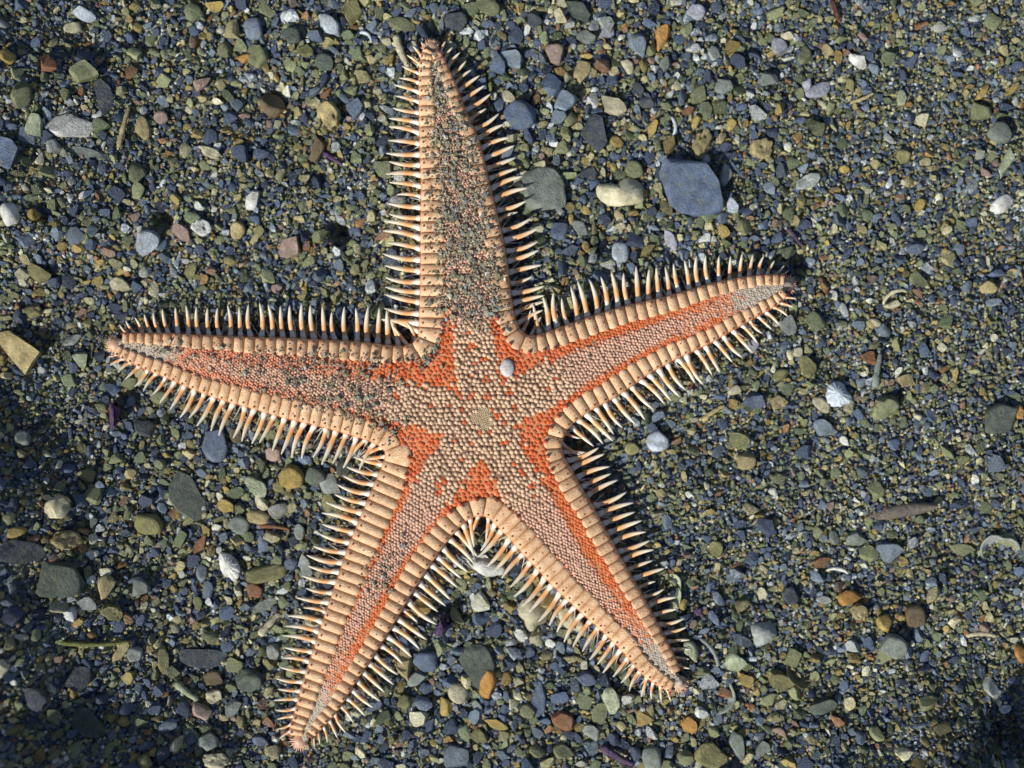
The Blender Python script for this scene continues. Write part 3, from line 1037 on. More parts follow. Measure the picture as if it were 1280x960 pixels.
# ------------------------------------------------------------------ stones, shells and scraps picked out one by one
# x, y, length, width, turn (degrees, clockwise from the x axis), colour, form
ITEMS = [
    (87, 158, 60, 32, 14, 'white', 'angular'), (42, 157, 32, 24, 80, 'pale green', 'angular'), (25, 118, 34, 26, 100, 'olive grey', 'oval'),
    (104, 93, 36, 30, 20, 'olive grey', 'angular'), (155, 158, 54, 8, -76, 'tan', 'stick'), (178, 160, 30, 19, 80, 'tan', 'oval'),
    (201, 146, 19, 18, 0, 'pink', 'round'), (8, 70, 22, 18, 10, 'ochre', 'oval'), (57, 78, 26, 20, 60, 'rust brown', 'angular'),
    (130, 120, 48, 22, 75, 'dark slate', 'slab'), (317, 36, 28, 22, 80, 'blue grey', 'block'), (322, 70, 32, 28, 60, 'olive grey', 'oval'),
    (340, 133, 36, 30, 30, 'brown', 'round'), (412, 32, 38, 22, 50, 'bluish white', 'oval'), (304, 73, 16, 13, 20, 'orange', 'angular'),
    (182, 303, 38, 32, 120, 'bluish white', 'wedge'), (297, 287, 23, 20, 70, 'tan', 'round'), (226, 291, 26, 20, 80, 'pink', 'chip'),
    (362, 310, 32, 26, -20, 'pink', 'angular'), (315, 250, 27, 17, 100, 'white', 'angular'), (397, 188, 34, 18, 110, 'brown', 'oval'),
    (415, 197, 34, 6, 35, 'purple', 'stick'), (412, 145, 38, 30, 70, 'tan', 'porous'), (262, 190, 36, 14, 25, 'cream', 'porous'),
    (8, 190, 44, 32, 80, 'slate blue', 'angular'), (67, 182, 19, 18, 0, 'pale grey', 'round'), (108, 191, 52, 14, 5, 'grey', 'slab'),
    (12, 266, 30, 20, 70, 'white', 'valve'), (42, 268, 18, 15, 0, 'ochre', 'round'), (252, 285, 26, 22, 20, 'white', 'porous'),
    (268, 8, 24, 15, 0, 'ochre', 'angular'), (90, 34, 22, 15, -20, 'cream', 'oval'), (105, 18, 30, 15, 30, 'bluish white', 'angular'),
    (365, 45, 26, 22, 20, 'dark green grey', 'round'), (405, 78, 26, 22, 60, 'dark green grey', 'oval'), (380, 62, 26, 18, 10, 'olive', 'angular'),
    (827, 46, 38, 22, 105, 'orange', 'wedge'), (798, 57, 34, 26, 70, 'blue grey', 'wedge'), (680, 238, 66, 60, 30, 'grey', 'round'),
    (865, 235, 90, 70, 15, 'slate blue', 'angular'), (779, 241, 54, 34, 5, 'cream', 'valve'), (651, 145, 40, 37, 30, 'slate blue', 'round'),
    (706, 126, 32, 28, -20, 'blue grey', 'angular'), (637, 122, 20, 16, 30, 'cream', 'wedge'), (695, 66, 28, 24, 50, 'pink', 'round'),
    (728, 88, 32, 22, 100, 'tan', 'angular'), (765, 133, 38, 22, 35, 'cream', 'angular'), (841, 158, 28, 12, 85, 'bluish white', 'crescent'),
    (614, 108, 34, 6, 86, 'green', 'stick'), (503, 64, 42, 11, 68, 'cream', 'stick'), (610, 8, 32, 22, 20, 'olive grey', 'chip'),
    (440, 15, 34, 24, 110, 'olive', 'angular'), (786, 82, 22, 14, 60, 'cream', 'oval'), (793, 212, 26, 22, 40, 'olive grey', 'round'),
    (776, 316, 26, 22, 95, 'bluish white', 'block'), (839, 301, 32, 14, 70, 'lilac', 'oval'), (503, 30, 36, 18, 15, 'olive grey', 'slab'),
    (690, 105, 30, 24, 60, 'slate blue', 'angular'), (622, 80, 30, 22, 80, 'slate blue', 'angular'), (745, 165, 42, 34, 120, 'dark slate', 'angular'),
    (455, 45, 22, 14, 20, 'bluish white', 'crescent'), (640, 75, 30, 24, 0, 'blue grey', 'angular'), (760, 30, 24, 18, 60, 'pale grey', 'angular'),
    (733, 46, 26, 18, 0, 'grey', 'oval'), (667, 25, 22, 18, 40, 'dark slate', 'round'), (700, 20, 20, 14, 70, 'cream', 'angular'),
    (757, 40, 22, 16, 150, 'lilac', 'angular'), (720, 12, 36, 24, 20, 'dark green grey', 'angular'), (570, 25, 30, 26, 20, 'dark slate', 'round'),
    (870, 15, 24, 21, 20, 'lilac', 'round'), (1072, 76, 24, 18, 20, 'white', 'angular'), (1084, 70, 18, 14, 20, 'slate blue', 'angular'),
    (1024, 113, 38, 18, -20, 'lilac', 'oval'), (1009, 106, 21, 13, 90, 'lilac', 'angular'), (985, 45, 19, 12, -10, 'cream', 'oval'),
    (973, 58, 24, 20, 50, 'lilac', 'oval'), (952, 185, 30, 27, 20, 'tan', 'porous'), (878, 180, 44, 23, 105, 'tan', 'porous'),
    (1225, 140, 28, 25, 0, 'olive grey', 'angular'), (1250, 166, 32, 28, 20, 'grey', 'round'), (1259, 203, 42, 13, -62, 'pale green', 'slab'),
    (1252, 256, 30, 18, -45, 'white', 'valve'), (1010, 226, 34, 18, -15, 'pale grey', 'porous'), (1056, 211, 13, 11, 0, 'ochre', 'round'),
    (1127, 122, 20, 13, 85, 'pale green', 'oval'), (1045, 15, 30, 8, 70, 'dark red', 'stick'), (1152, 31, 18, 8, -20, 'rust brown', 'stick'),
    (1078, 122, 32, 5, -22, 'tan', 'stick'), (995, 297, 30, 6, 50, 'purple', 'stick'), (1228, 116, 26, 12, -40, 'ochre', 'chip'),
    (1150, 256, 20, 12, -60, 'ochre', 'oval'), (1113, 228, 18, 11, -75, 'bluish white', 'wedge'), (1000, 72, 22, 14, 70, 'slate blue', 'angular'),
    (960, 100, 28, 20, 10, 'grey', 'angular'), (1005, 70, 26, 18, 110, 'olive grey', 'oval'), (905, 108, 24, 20, 0, 'grey', 'round'),
    (892, 66, 18, 15, 60, 'pale grey', 'oval'), (906, 218, 32, 18, 80, 'pale grey', 'chip'), (915, 258, 20, 16, 40, 'bluish white', 'angular'),
    (700, 290, 24, 20, 0, 'slate blue', 'angular'), (725, 285, 26, 18, 30, 'grey', 'slab'), (735, 215, 22, 17, 20, 'dark slate', 'angular'),
    (808, 128, 20, 15, 0, 'dark slate', 'oval'), (815, 160, 22, 14, 130, 'ochre', 'angular'),
    (18, 436, 62, 36, 38, 'tan', 'angular'), (151, 356, 32, 22, 20, 'cream', 'wedge'), (102, 449, 24, 19, 50, 'pale green', 'angular'),
    (268, 556, 46, 33, 75, 'slate blue', 'oval'), (342, 567, 22, 20, 0, 'pink', 'round'), (364, 595, 35, 30, 0, 'ochre', 'round'),
    (320, 608, 34, 20, 40, 'pale green', 'oval'), (326, 628, 24, 14, 55, 'cream', 'oval'), (72, 634, 34, 28, -45, 'cream', 'porous'),
    (238, 338, 22, 14, 110, 'olive', 'oval'), (346, 360, 15, 13, 0, 'pink', 'round'), (28, 548, 21, 19, 0, 'grey', 'round'),
    (163, 592, 15, 14, 0, 'tan', 'round'), (232, 622, 68, 38, 55, 'dark green grey', 'slab'), (88, 350, 26, 16, 15, 'olive', 'bowl'),
    (412, 606, 30, 24, 70, 'pale grey', 'angular'), (430, 586, 30, 20, 100, 'dark green grey', 'angular'), (108, 593, 24, 18, 20, 'olive', 'angular'),
    (395, 595, 28, 24, 20, 'dark green grey', 'round'), (200, 496, 24, 20, 0, 'olive grey', 'round'), (145, 520, 10, 30, 5, 'purple', 'stick'),
    (162, 478, 22, 18, 0, 'olive grey', 'angular'), (48, 340, 28, 22, 40, 'olive', 'angular'), (40, 388, 26, 20, 0, 'olive', 'porous'),
    (90, 425, 26, 12, -30, 'pale grey', 'chip'), (182, 536, 30, 22, 10, 'dark slate', 'angular'), (295, 545, 22, 16, 60, 'brown', 'oval'),
    (185, 655, 38, 30, 25, 'olive', 'round'), (20, 665, 27, 13, -12, 'ochre', 'oval'), (82, 675, 42, 26, 10, 'tan', 'porous'),
    (28, 690, 60, 30, 8, 'dark slate', 'slab'), (75, 726, 60, 52, 20, 'dark green grey', 'round'), (131, 734, 33, 23, 105, 'tan', 'wedge'),
    (108, 755, 26, 16, 15, 'pale grey', 'angular'), (333, 717, 52, 21, -10, 'olive', 'block'), (285, 706, 32, 24, 70, 'white', 'scallop'),
    (252, 716, 22, 14, 90, 'blue grey', 'oval'), (178, 734, 28, 26, 0, 'grey', 'angular'), (300, 656, 26, 23, 40, 'grey', 'round'),
    (322, 647, 28, 17, 10, 'tan', 'block'), (342, 660, 40, 6, 6, 'rust brown', 'stick'), (250, 681, 27, 13, -65, 'rust brown', 'chip'),
    (117, 802, 88, 7, 1, 'green', 'stick'), (150, 815, 32, 12, -55, 'tan', 'oval'), (203, 824, 38, 15, 82, 'olive', 'oval'),
    (265, 847, 27, 20, 0, 'brown', 'oval'), (311, 850, 36, 30, 0, 'dark green grey', 'round'), (250, 823, 66, 24, 5, 'dark slate', 'slab'),
    (234, 864, 36, 10, 38, 'pale green', 'stick'), (252, 888, 28, 22, 60, 'pink', 'chip'), (267, 870, 22, 18, 0, 'cream', 'porous'),
    (270, 952, 34, 22, 15, 'cream', 'porous'), (221, 930, 26, 13, -55, 'cream', 'oval'), (237, 926, 28, 18, 70, 'pale green', 'bowl'),
    (260, 928, 28, 24, 0, 'grey', 'round'), (341, 814, 21, 18, 80, 'pale grey', 'oval'), (338, 780, 38, 10, -48, 'cream', 'stick'),
    (180, 953, 18, 16, 60, 'olive', 'block'), (380, 708, 30, 19, 80, 'pale grey', 'angular'), (330, 756, 34, 14, -20, 'grey', 'slab'),
    (215, 840, 22, 18, 0, 'olive grey', 'angular'), (290, 885, 26, 18, -40, 'grey', 'angular'), (110, 905, 52, 34, 20, 'dark green grey', 'slab'),
    (40, 872, 36, 26, 30, 'dark slate', 'angular'), (100, 848, 40, 30, 10, 'dark slate', 'angular'), (140, 765, 28, 20, 30, 'olive', 'porous'),
    (505, 830, 46, 28, 80, 'tan', 'wedge'), (532, 826, 31, 28, 0, 'slate blue', 'round'), (610, 856, 40, 22, 95, 'orange', 'oval'),
    (573, 867, 28, 25, 40, 'cream', 'round'), (557, 884, 27, 18, 70, 'ochre', 'angular'), (597, 832, 58, 44, 80, 'dark green grey', 'slab'),
    (705, 900, 32, 24, 30, 'rust brown', 'oval'), (620, 905, 32, 12, 18, 'ochre', 'oval'), (675, 874, 48, 20, 100, 'slate blue', 'slab'),
    (764, 875, 36, 21, 80, 'pale green', 'oval'), (732, 848, 29, 20, 0, 'slate blue', 'round'), (740, 915, 24, 20, 60, 'pale grey', 'angular'),
    (570, 946, 36, 32, 20, 'blue grey', 'angular'), (607, 709, 52, 24, 18, 'white', 'valve'), (594, 697, 34, 15, 12, 'white', 'chip'),
    (665, 770, 46, 38, 60, 'cream', 'valve'), (712, 776, 36, 24, 45, 'cream', 'valve'), (651, 793, 19, 15, 40, 'white', 'porous'),
    (634, 849, 18, 14, 90, 'ochre', 'angular'), (648, 852, 14, 12, 0, 'cream', 'round'), (772, 944, 46, 11, 30, 'purple', 'stick'),
    (815, 948, 30, 24, 80, 'grey', 'block'), (553, 781, 8, 28, 8, 'purple', 'stick'), (660, 890, 22, 20, 60, 'olive grey', 'round'),
    (705, 940, 28, 22, 20, 'olive grey', 'wedge'), (600, 920, 26, 18, 20, 'olive', 'angular'), (597, 884, 20, 12, 70, 'pale grey', 'oval'),
    (505, 878, 20, 18, 0, 'olive', 'oval'), (520, 848, 26, 16, 150, 'grey', 'chip'), (750, 892, 30, 20, 100, 'olive grey', 'slab'),
    (838, 740, 54, 36, 115, 'pale green', 'bowl'), (861, 812, 40, 26, 70, 'pale green', 'snail'), (873, 765, 12, 10, 0, 'purple', 'round'),
    (1063, 746, 34, 21, -8, 'orange', 'wedge'), (1106, 779, 22, 19, 60, 'ochre', 'round'), (1144, 770, 28, 25, 80, 'brown', 'block'),
    (1118, 808, 36, 30, 20, 'grey', 'round'), (1004, 838, 48, 42, 80, 'olive', 'bowl'), (955, 790, 40, 28, -10, 'pale grey', 'valve'),
    (887, 814, 42, 12, 55, 'pale grey', 'crescent'), (919, 828, 28, 22, 30, 'pale green', 'angular'), (900, 868, 40, 34, 100, 'grey', 'bowl'),
    (1250, 690, 46, 40, 0, 'pale grey', 'bowl'), (1225, 795, 40, 10, -5, 'cream', 'crescent'), (1128, 641, 90, 17, -9, 'dusky', 'blade'),
    (1070, 674, 26, 22, 20, 'grey', 'angular'), (1042, 672, 20, 14, 60, 'grey', 'oval'), (1048, 714, 28, 10, 10, 'white', 'crescent'),
    (1030, 750, 20, 11, 0, 'pale grey', 'oval'), (1027, 884, 38, 26, 5, 'dark green grey', 'angular'), (1276, 818, 24, 14, 80, 'orange', 'oval'),
    (890, 944, 44, 32, 20, 'olive', 'oval'), (857, 948, 22, 20, 0, 'olive grey', 'round'), (922, 934, 42, 20, 75, 'grey', 'wedge'),
    (1028, 702, 26, 16, -30, 'rust brown', 'chip'), (988, 745, 24, 20, 60, 'dark slate', 'round'), (1074, 766, 24, 20, 40, 'tan', 'porous'),
    (1110, 690, 34, 26, 10, 'blue grey', 'angular'), (1204, 688, 30, 16, 0, 'olive grey', 'slab'), (975, 850, 40, 24, 20, 'olive', 'porous'),
    (1160, 880, 26, 20, 0, 'olive grey', 'angular'), (862, 905, 22, 20, 20, 'orange', 'angular'), (1240, 860, 30, 20, 70, 'pale grey', 'angular'),
    (1010, 457, 31, 21, 65, 'olive', 'oval'), (1047, 492, 34, 28, 60, 'bluish white', 'scallop'), (974, 502, 22, 18, -20, 'tan', 'porous'),
    (1028, 506, 29, 16, 35, 'cream', 'oval'), (1250, 523, 48, 38, -20, 'dark green grey', 'round'), (1105, 508, 40, 30, 0, 'olive grey', 'porous'),
    (1097, 463, 44, 10, -80, 'grey', 'stick'), (1086, 448, 20, 18, 0, 'rust brown', 'angular'), (1133, 475, 25, 17, 20, 'tan', 'angular'),
    (1117, 370, 34, 14, -32, 'cream', 'crescent'), (1115, 381, 24, 10, -15, 'cream', 'oval'), (1236, 358, 24, 18, 0, 'tan', 'oval'),
    (1263, 350, 32, 22, -15, 'tan', 'bowl'), (1242, 378, 22, 11, -10, 'blue grey', 'oval'), (1093, 403, 19, 10, 15, 'cream', 'oval'),
    (933, 576, 25, 23, 0, 'tan', 'round'), (941, 432, 18, 15, 70, 'lilac', 'angular'), (985, 408, 26, 22, 70, 'pale grey', 'angular'),
    (822, 551, 29, 28, 0, 'bluish white', 'round'), (1056, 552, 16, 11, 50, 'white', 'wedge'), (1118, 556, 17, 16, 0, 'slate blue', 'round'),
    (892, 516, 34, 7, -36, 'tan', 'stick'), (943, 500, 28, 24, 20, 'slate blue', 'angular'), (1274, 515, 18, 14, 90, 'orange', 'oval'),
    (918, 489, 17, 13, -50, 'cream', 'angular'), (998, 440, 13, 12, 0, 'cream', 'round'), (1032, 535, 32, 22, 10, 'blue grey', 'angular'),
    (1148, 350, 24, 18, 30, 'olive grey', 'angular'), (1090, 405, 16, 10, 30, 'tan', 'oval'), (976, 468, 24, 14, -20, 'olive', 'oval'),
    (790, 560, 20, 18, 0, 'olive', 'round'), (762, 550, 18, 14, 0, 'pale grey', 'oval'), (867, 475, 28, 6, 110, 'dark red', 'stick'),
    (1240, 1022, 150, 110, 10, 'dark slate', 'shade_boulder'),  # large stone added out of view so its shadow darkens the corner
]

FORM_WORD = {'angular': 'angular stone', 'oval': 'oval pebble', 'round': 'rounded pebble', 'slab': 'flat slab', 'wedge': 'wedge-shaped stone',
             'block': 'squarish stone', 'porous': 'pitted stone', 'chip': 'flaky chip', 'stick': 'thin stick', 'crescent': 'curved shell sliver',
             'ring': 'hollow shell ring', 'valve': 'broken shell valve', 'bowl': 'cupped open shell', 'scallop': 'ribbed shell piece', 'snail': 'coiled snail shell',
             'blade': 'smooth leaf blade', 'shade_boulder': 'stone'}
FORM_NAME = {'stick': 'stick', 'crescent': 'shell_fragment', 'ring': 'shell_fragment', 'valve': 'shell_valve', 'bowl': 'shell_valve', 'scallop': 'shell_fragment',
             'snail': 'snail_shell', 'blade': 'leaf_blade', 'slab': 'stone_slab', 'chip': 'stone_chip', 'oval': 'pebble', 'round': 'pebble',
             'angular': 'stone', 'wedge': 'stone', 'block': 'stone', 'porous': 'pitted_stone', 'shade_boulder': 'stone'}
FORM_CAT = {'stick': 'stick', 'crescent': 'shell', 'ring': 'shell', 'valve': 'shell', 'bowl': 'shell', 'scallop': 'shell', 'snail': 'shell', 'blade': 'leaf'}
FORM_GROUP = {'stick': 'sticks and stems lying on the gravel', 'shell': 'shell pieces among the gravel', 'leaf': None,
              'stone': 'pebbles and stones among the gravel'}


def tube(path, radii, nseg=9, flat=1.0):
    path = np.asarray(path, float)
    t = np.gradient(path, axis=0)
    t /= np.linalg.norm(t, axis=1)[:, None]
    v, f = [], []
    for p, d, r in zip(path, t, radii):
        a = np.cross((0, 0, 1.0), d)
        a /= np.linalg.norm(a)
        b = np.cross(d, a)
        for k in range(nseg):
            th = 2 * math.pi * k / nseg
            v.append(p + r * (a * math.cos(th) + b * flat * math.sin(th)))
    n = len(path)
    for i in range(n - 1):
        for k in range(nseg):
            f.append((i * nseg + k, i * nseg + (k + 1) % nseg, (i + 1) * nseg + (k + 1) % nseg, (i + 1) * nseg + k))
    f.append(tuple(range(nseg))[::-1])
    f.append(tuple((n - 1) * nseg + k for k in range(nseg)))
    return np.array(v), f


def form_mesh(form, L, W, rng):
    """shape of one find, long axis on x, resting around z=0; returns verts, faces, smooth"""
    a, b = L / 2, W / 2
    sub = 4 if L > 40 else 3
    if form in ('oval', 'round'):
        v, f = rock(sub, rng, 9, 0.66, 0.90, 0.030)
        return v * np.array([a, b, 0.34 * W]), f, True
    if form == 'angular':
        v, f = rock(sub, rng, 13, 0.42, 0.74, 0.022)
        return v * np.array([a, b, 0.36 * W]), f, True
    if form == 'shade_boulder':
        v, f = rock(4, rng, 10, 0.5, 0.8, 0.04)
        return v * np.array([a, b, 62.0]), f, True
    if form == 'block':
        v, f = ICO[sub]
        v = np.sign(v) * np.abs(v) ** 0.62
        v = v / np.abs(v).max(0)
        v = v * (1 + 0.04 * np.sin(v @ rng.normal(size=3) * 4))[:, None]
        return v * np.array([a, b, 0.36 * W]), f, True
    if form == 'slab':
        v, f = rock(sub, rng, 8, 0.55, 0.85, 0.03)
        v = v * np.array([a, b, 0.30 * W])
        v[:, 2] = np.clip(v[:, 2], -0.2 * W, 0.17 * W) + 0.012 * W * np.sin(v[:, 0] * 0.5) * np.cos(v[:, 1] * 0.6)
        return v, f, True
    if form == 'wedge':
        v, f = rock(sub, rng, 7, 0.62, 0.9, 0.02)
        k = 1.0 - 0.62 * smooth((v[:, 0] + 0.7) / 1.9)
        v = v * np.array([a, b, 0.36 * W])
        v[:, 1] *= k
        v[:, 2] *= 0.55 + 0.45 * k
        return v, f, True
    if form == 'porous':
        v, f = rock(4, rng, 8, 0.6, 0.9, 0.05)
        n = v / np.linalg.norm(v, axis=1)[:, None]
        for _ in range(int(12 + L)):
            d = rng.normal(size=3)
            d /= np.linalg.norm(d)
            g = np.exp(-((1 - n @ d) / 0.012))
            v -= n * g[:, None] * rng.uniform(0.1, 0.28)
        return v * np.array([a, b, 0.42 * W]), f, True
    if form == 'chip':
        v, f = rock(sub, rng, 12, 0.38, 0.7, 0.0)
        v = v * np.array([a, b, 0.26 * W])
        v[:, 2] += 0.004 * v[:, 0] ** 2
        return v, f, True
    if form == 'stick':
        n = 13
        s = np.linspace(-1, 1, n)
        bend = rng.uniform(-0.06, 0.06)
        path = np.c_[s * a, bend * L * (1 - s * s) + rng.normal(size=n) * 0.25, rng.normal(size=n) * 0.15 + 0.02 * L * s * rng.uniform(-1, 1)]
        r = b * (1 - 0.35 * smooth((s + 1) / 2)) * (1 + 0.10 * rng.normal(size=n))
        r[0] *= 0.55
        r[-1] *= 0.5
        return *tube(path, r), True
    if form == 'crescent':
        n = 15
        th = np.linspace(-1.25, 1.25, n)
        R = a / math.sin(1.25)
        dep = max(b * 2 - 5, 3) / (1 - math.cos(1.25)) / R
        path = np.c_[R * np.sin(th), R * dep * (np.cos(th) - 0.65), 1.5 * np.cos(th)]
        r = (0.055 * L + 0.7) * (0.35 + 0.65 * np.cos(th * 1.1) ** 0.8) * (1 + 0.06 * rng.normal(size=n))
        return *tube(path, r, 9, 0.8), True
    if form == 'ring':
        n = 30
        th = np.linspace(0.2, 2 * math.pi - rng.uniform(0.5, 1.4), n)
        q = 0.13 * L
        path = np.c_[(a - q) * np.cos(th), (b - q * 0.7) * np.sin(th), 2.5 * np.sin(th * 0.5)]
        r = q * (0.65 + 0.35 * np.sin(th * 0.5 + 0.4)) * (1 + 0.08 * rng.normal(size=n))
        return *tube(path, r, 9, 0.95), True
    if form in ('valve', 'scallop', 'bowl'):
        # a cupped shell with a broken edge, real thickness
        nr, na = 9, 36
        v, f = [], []
        edge = 1 + 0.16 * np.interp(np.arange(na), np.arange(0, na + 4, 4), rng.normal(size=10), period=None)
        edge[-1] = (edge[-2] + edge[0]) / 2
        ribs = 0.07 if form == 'scallop' else 0.015
        hgt = 0.46 * W
        thick = max(1.6, 0.05 * L)
        tiltdir = rng.uniform(-0.3, 0.3)
        for layer in range(2):
            for i in range(nr):
                rr_ = (i + 0.02) / (nr - 1)
                for k in range(na):
                    th = 2 * math.pi * k / na
                    x = a * rr_ * math.cos(th) * (1 if i == 0 else edge[k] ** rr_)
                    y = b * rr_ * math.sin(th) * (1 if i == 0 else edge[k] ** rr_)
                    z = hgt * (1 - rr_ ** 2) * 0.8 + W * ribs * rr_ * math.cos(th * 13) + 0.02 * W * math.sin(rr_ * 24)
                    z -= thick * layer
                    if form == 'bowl':
                        z = 0.30 * W * rr_ ** 2.5 * (1 + 0.25 * math.sin(th + 1.0)) - thick * layer * 1.4 + hgt * 0.2
                    v.append((x, y, z + y * tiltdir - hgt * 0.35))
        o = nr * na
        for i in range(nr - 1):
            for k in range(na):
                k2 = (k + 1) % na
                f.append((i * na + k, (i + 1) * na + k, (i + 1) * na + k2, i * na + k2))
                f.append((o + i * na + k, o + i * na + k2, o + (i + 1) * na + k2, o + (i + 1) * na + k))
        e = (nr - 1) * na
        for k in range(na):
            k2 = (k + 1) % na
            f.append((e + k, o + e + k, o + e + k2, e + k2))
        return np.array(v), f, True
    if form == 'snail':
        n = 46
        th = np.linspace(0, 2 * math.pi * 2.4, n)
        gr = np.exp(-th * 0.13)
        path = np.c_[a * 0.52 * gr * np.cos(th), b * 0.52 * gr * np.sin(th), W * 0.30 * (1 - gr)]
        return *tube(path, b * 0.50 * gr, 10), True
    # blade
    n, w = 21, 7
    v, f = [], []
    for layer in range(2):
        for i in range(n):
            s = i / (n - 1)
            ww = b * (math.sin(math.pi * min(1, s * 0.93 + 0.04)) ** 0.55)
            for k in range(w):
                q = 2 * k / (w - 1) - 1
                v.append(((s - 0.5) * L, q * ww + 2.5 * math.sin(s * 2.5), 4.5 * (1 - q * q) + 2.5 * math.sin(s * 3) - layer * 2.4))
    o = n * w
    for i in range(n - 1):
        for k in range(w - 1):
            p0 = i * w + k
            f.append((p0, p0 + w, p0 + w + 1, p0 + 1))
            f.append((o + p0, o + p0 + 1, o + p0 + w + 1, o + p0 + w))
        for k, s in ((0, 1), (w - 1, -1)):
            q = (i * w + k, o + i * w + k, o + (i + 1) * w + k, (i + 1) * w + k)
            f.append(q if s > 0 else q[::-1])
    return np.array(v), f, True


# occupancy of the seabed, one cell per unit
MX, MY = 112, 108
OW, OH = 1280 + 2 * MX, 960 + 2 * MY
occ = np.zeros((OH, OW), bool)
jj, ii = np.mgrid[0:OH, 0:OW]
GWX = ii - MX - 640.0
GWY = 480.0 - (jj - MY)
star_in = np.zeros((OH, OW), bool)
pp = np.c_[GWX.ravel(), GWY.ravel()]
bb = (pp[:, 0] > poly[:, 0].min()) & (pp[:, 0] < poly[:, 0].max()) & (pp[:, 1] > poly[:, 1].min()) & (pp[:, 1] < poly[:, 1].max())
tmp = np.zeros(len(pp), bool)
tmp[np.where(bb)[0]] = inside_poly(pp[bb], poly)
star_in = tmp.reshape(OH, OW)


def cellof(x, y):
    return int(round(480 - y + MY)), int(round(x + 640 + MX))


def stamp(x, y, a, b, ang, shrink=0.88):
    """mark an ellipse as taken"""
    R = int(max(a, b)) + 2
    cj, ci = cellof(x, y)
    j0, j1, i0, i1 = max(0, cj - R), min(OH, cj + R + 1), max(0, ci - R), min(OW, ci + R + 1)
    if j0 >= j1 or i0 >= i1:
        return
    dx = GWX[j0:j1, i0:i1] - x
    dy = GWY[j0:j1, i0:i1] - y
    ca, sa = math.cos(ang), math.sin(ang)
    uu = (dx * ca + dy * sa) / (a * shrink)
    vv = (-dx * sa + dy * ca) / (b * shrink)
    occ[j0:j1, i0:i1] |= (uu * uu + vv * vv) < 1


# --- words that say where a find lies
ARM_OF_MARGIN = [(0, 1), (1, 2), (2, 3), (3, 4), (4, 0)]
MARGIN_ID = np.concatenate([np.full(len(m['c']), k) for k, m in enumerate(margins)])[sub]
MARGIN_SIDE = np.concatenate([np.where(np.arange(m['L']) < m['notch'], 0, 1) for m in margins])[sub]
MARGIN_TIP = np.concatenate([m['tip'] for m in margins])[sub]


def where_words(x, y):
    d = np.hypot(OUT_P[:, 0] - x, OUT_P[:, 1] - y)
    i = int(d.argmin())
    g = ARM_OF_MARGIN[MARGIN_ID[i]]
    arm = CLOCK[g[MARGIN_SIDE[i]]]
    other = CLOCK[g[1 - MARGIN_SIDE[i]]]
    dist = d[i]
    if dist < 46:
        if MARGIN_TIP[i] < 45:
            return f'at the tip of the {arm} o\'clock arm'
        if MARGIN_TIP[i] < 190:
            return f'under outer spines of the {arm} o\'clock arm'
        return f'under inner spines of the {arm} o\'clock arm'
    fx, fy = x / 640.0, y / 480.0
    if max(abs(fx), abs(fy)) > 0.93:
        e = ('right' if fx > 0 else 'left') if abs(fx) > abs(fy) else ('top' if fy > 0 else 'bottom')
        return f'at the {e} edge, nearest the {arm} o\'clock arm'
    if dist < 110:
        return f'just off the {arm} o\'clock arm towards {other}'
    if dist < 230:
        return f'well off the {arm} o\'clock arm towards {other}'
    return f'far out from the {arm} o\'clock arm'


def size_word(L):
    return 'tiny' if L < 16 else 'small' if L < 24 else '' if L < 34 else 'large' if L < 50 else 'big'


finds = []           # dicts: object, pieces of the label
frng = np.random.default_rng(77)


def place(x, y, L, W, turn, colour, form, sink=None):
    rng = np.random.default_rng(int(frng.integers(1 << 30)))
    v, f, sm = form_mesh(form, L, W, rng)
    if L > 44 and form in ('angular', 'round', 'oval'):
        v = v * np.array([1, 1, 0.62])
    cat = FORM_CAT.get(form, 'stone' if form not in ('oval', 'round') else 'pebble')
    shell = cat == 'shell'
    me = make_mesh(FORM_NAME[form], v, f, sm, [stone_mat(colour, shell)])
    if form in ('angular', 'chip', 'block', 'slab', 'wedge', 'oval'):
        me.set_sharp_from_angle(angle=math.radians(24 if form != 'oval' else 40))
    wx, wy = px(x, y, 4)
    for _ in range(3):
        gz = float(terrain(wx, wy))
        wx, wy = px(x, y, gz + 4)
    lo, hi = v[:, 2].min(), v[:, 2].max()
    h = hi - lo
    if form in ('stick', 'crescent', 'ring', 'snail', 'valve', 'bowl', 'scallop', 'chip', 'blade'):
        cz = gz + 1.0 - lo - 0.12 * h
    elif form == 'shade_boulder':
        cz = gz + 20
    else:
        cz = gz + (0.5 if form == 'slab' else 2.0) + h * 0.04 + float(rng.uniform(-0.08, 0.1)) * h
    if form == 'bowl':
        cz = gz - 0.09 * W
    elif form == 'blade':
        cz = gz + 0.5
    o = link(FORM_NAME[form], me, (wx, wy, cz))
    nrm = Vector((float(terrain(wx - 8, wy) - terrain(wx + 8, wy)) / 16, float(terrain(wx, wy - 8) - terrain(wx, wy + 8)) / 16, 1.0)).normalized()
    tq = Vector((0, 0, 1)).rotation_difference(nrm)
    from mathutils import Euler
    o.rotation_euler = (tq @ Euler((float(rng.normal()) * 0.08, float(rng.normal()) * 0.08, -math.radians(turn))).to_quaternion()).to_euler()
    grp = FORM_GROUP.get(cat, FORM_GROUP['stone'])
    o['category'] = cat
    o['kind'] = 'thing'
    if grp:
        o['group'] = grp
    if form not in ('ring', 'bowl') or L < 24:
        stamp(wx, wy, L / 2, W / 2, -math.radians(turn), 0.80 if form not in ('stick', 'crescent') else 0.7)
    finds.append(dict(o=o, x=wx, y=wy, L=L, colour=colour, form=form, where=where_words(wx, wy)))
    return o


for it in ITEMS:
    place(*it)

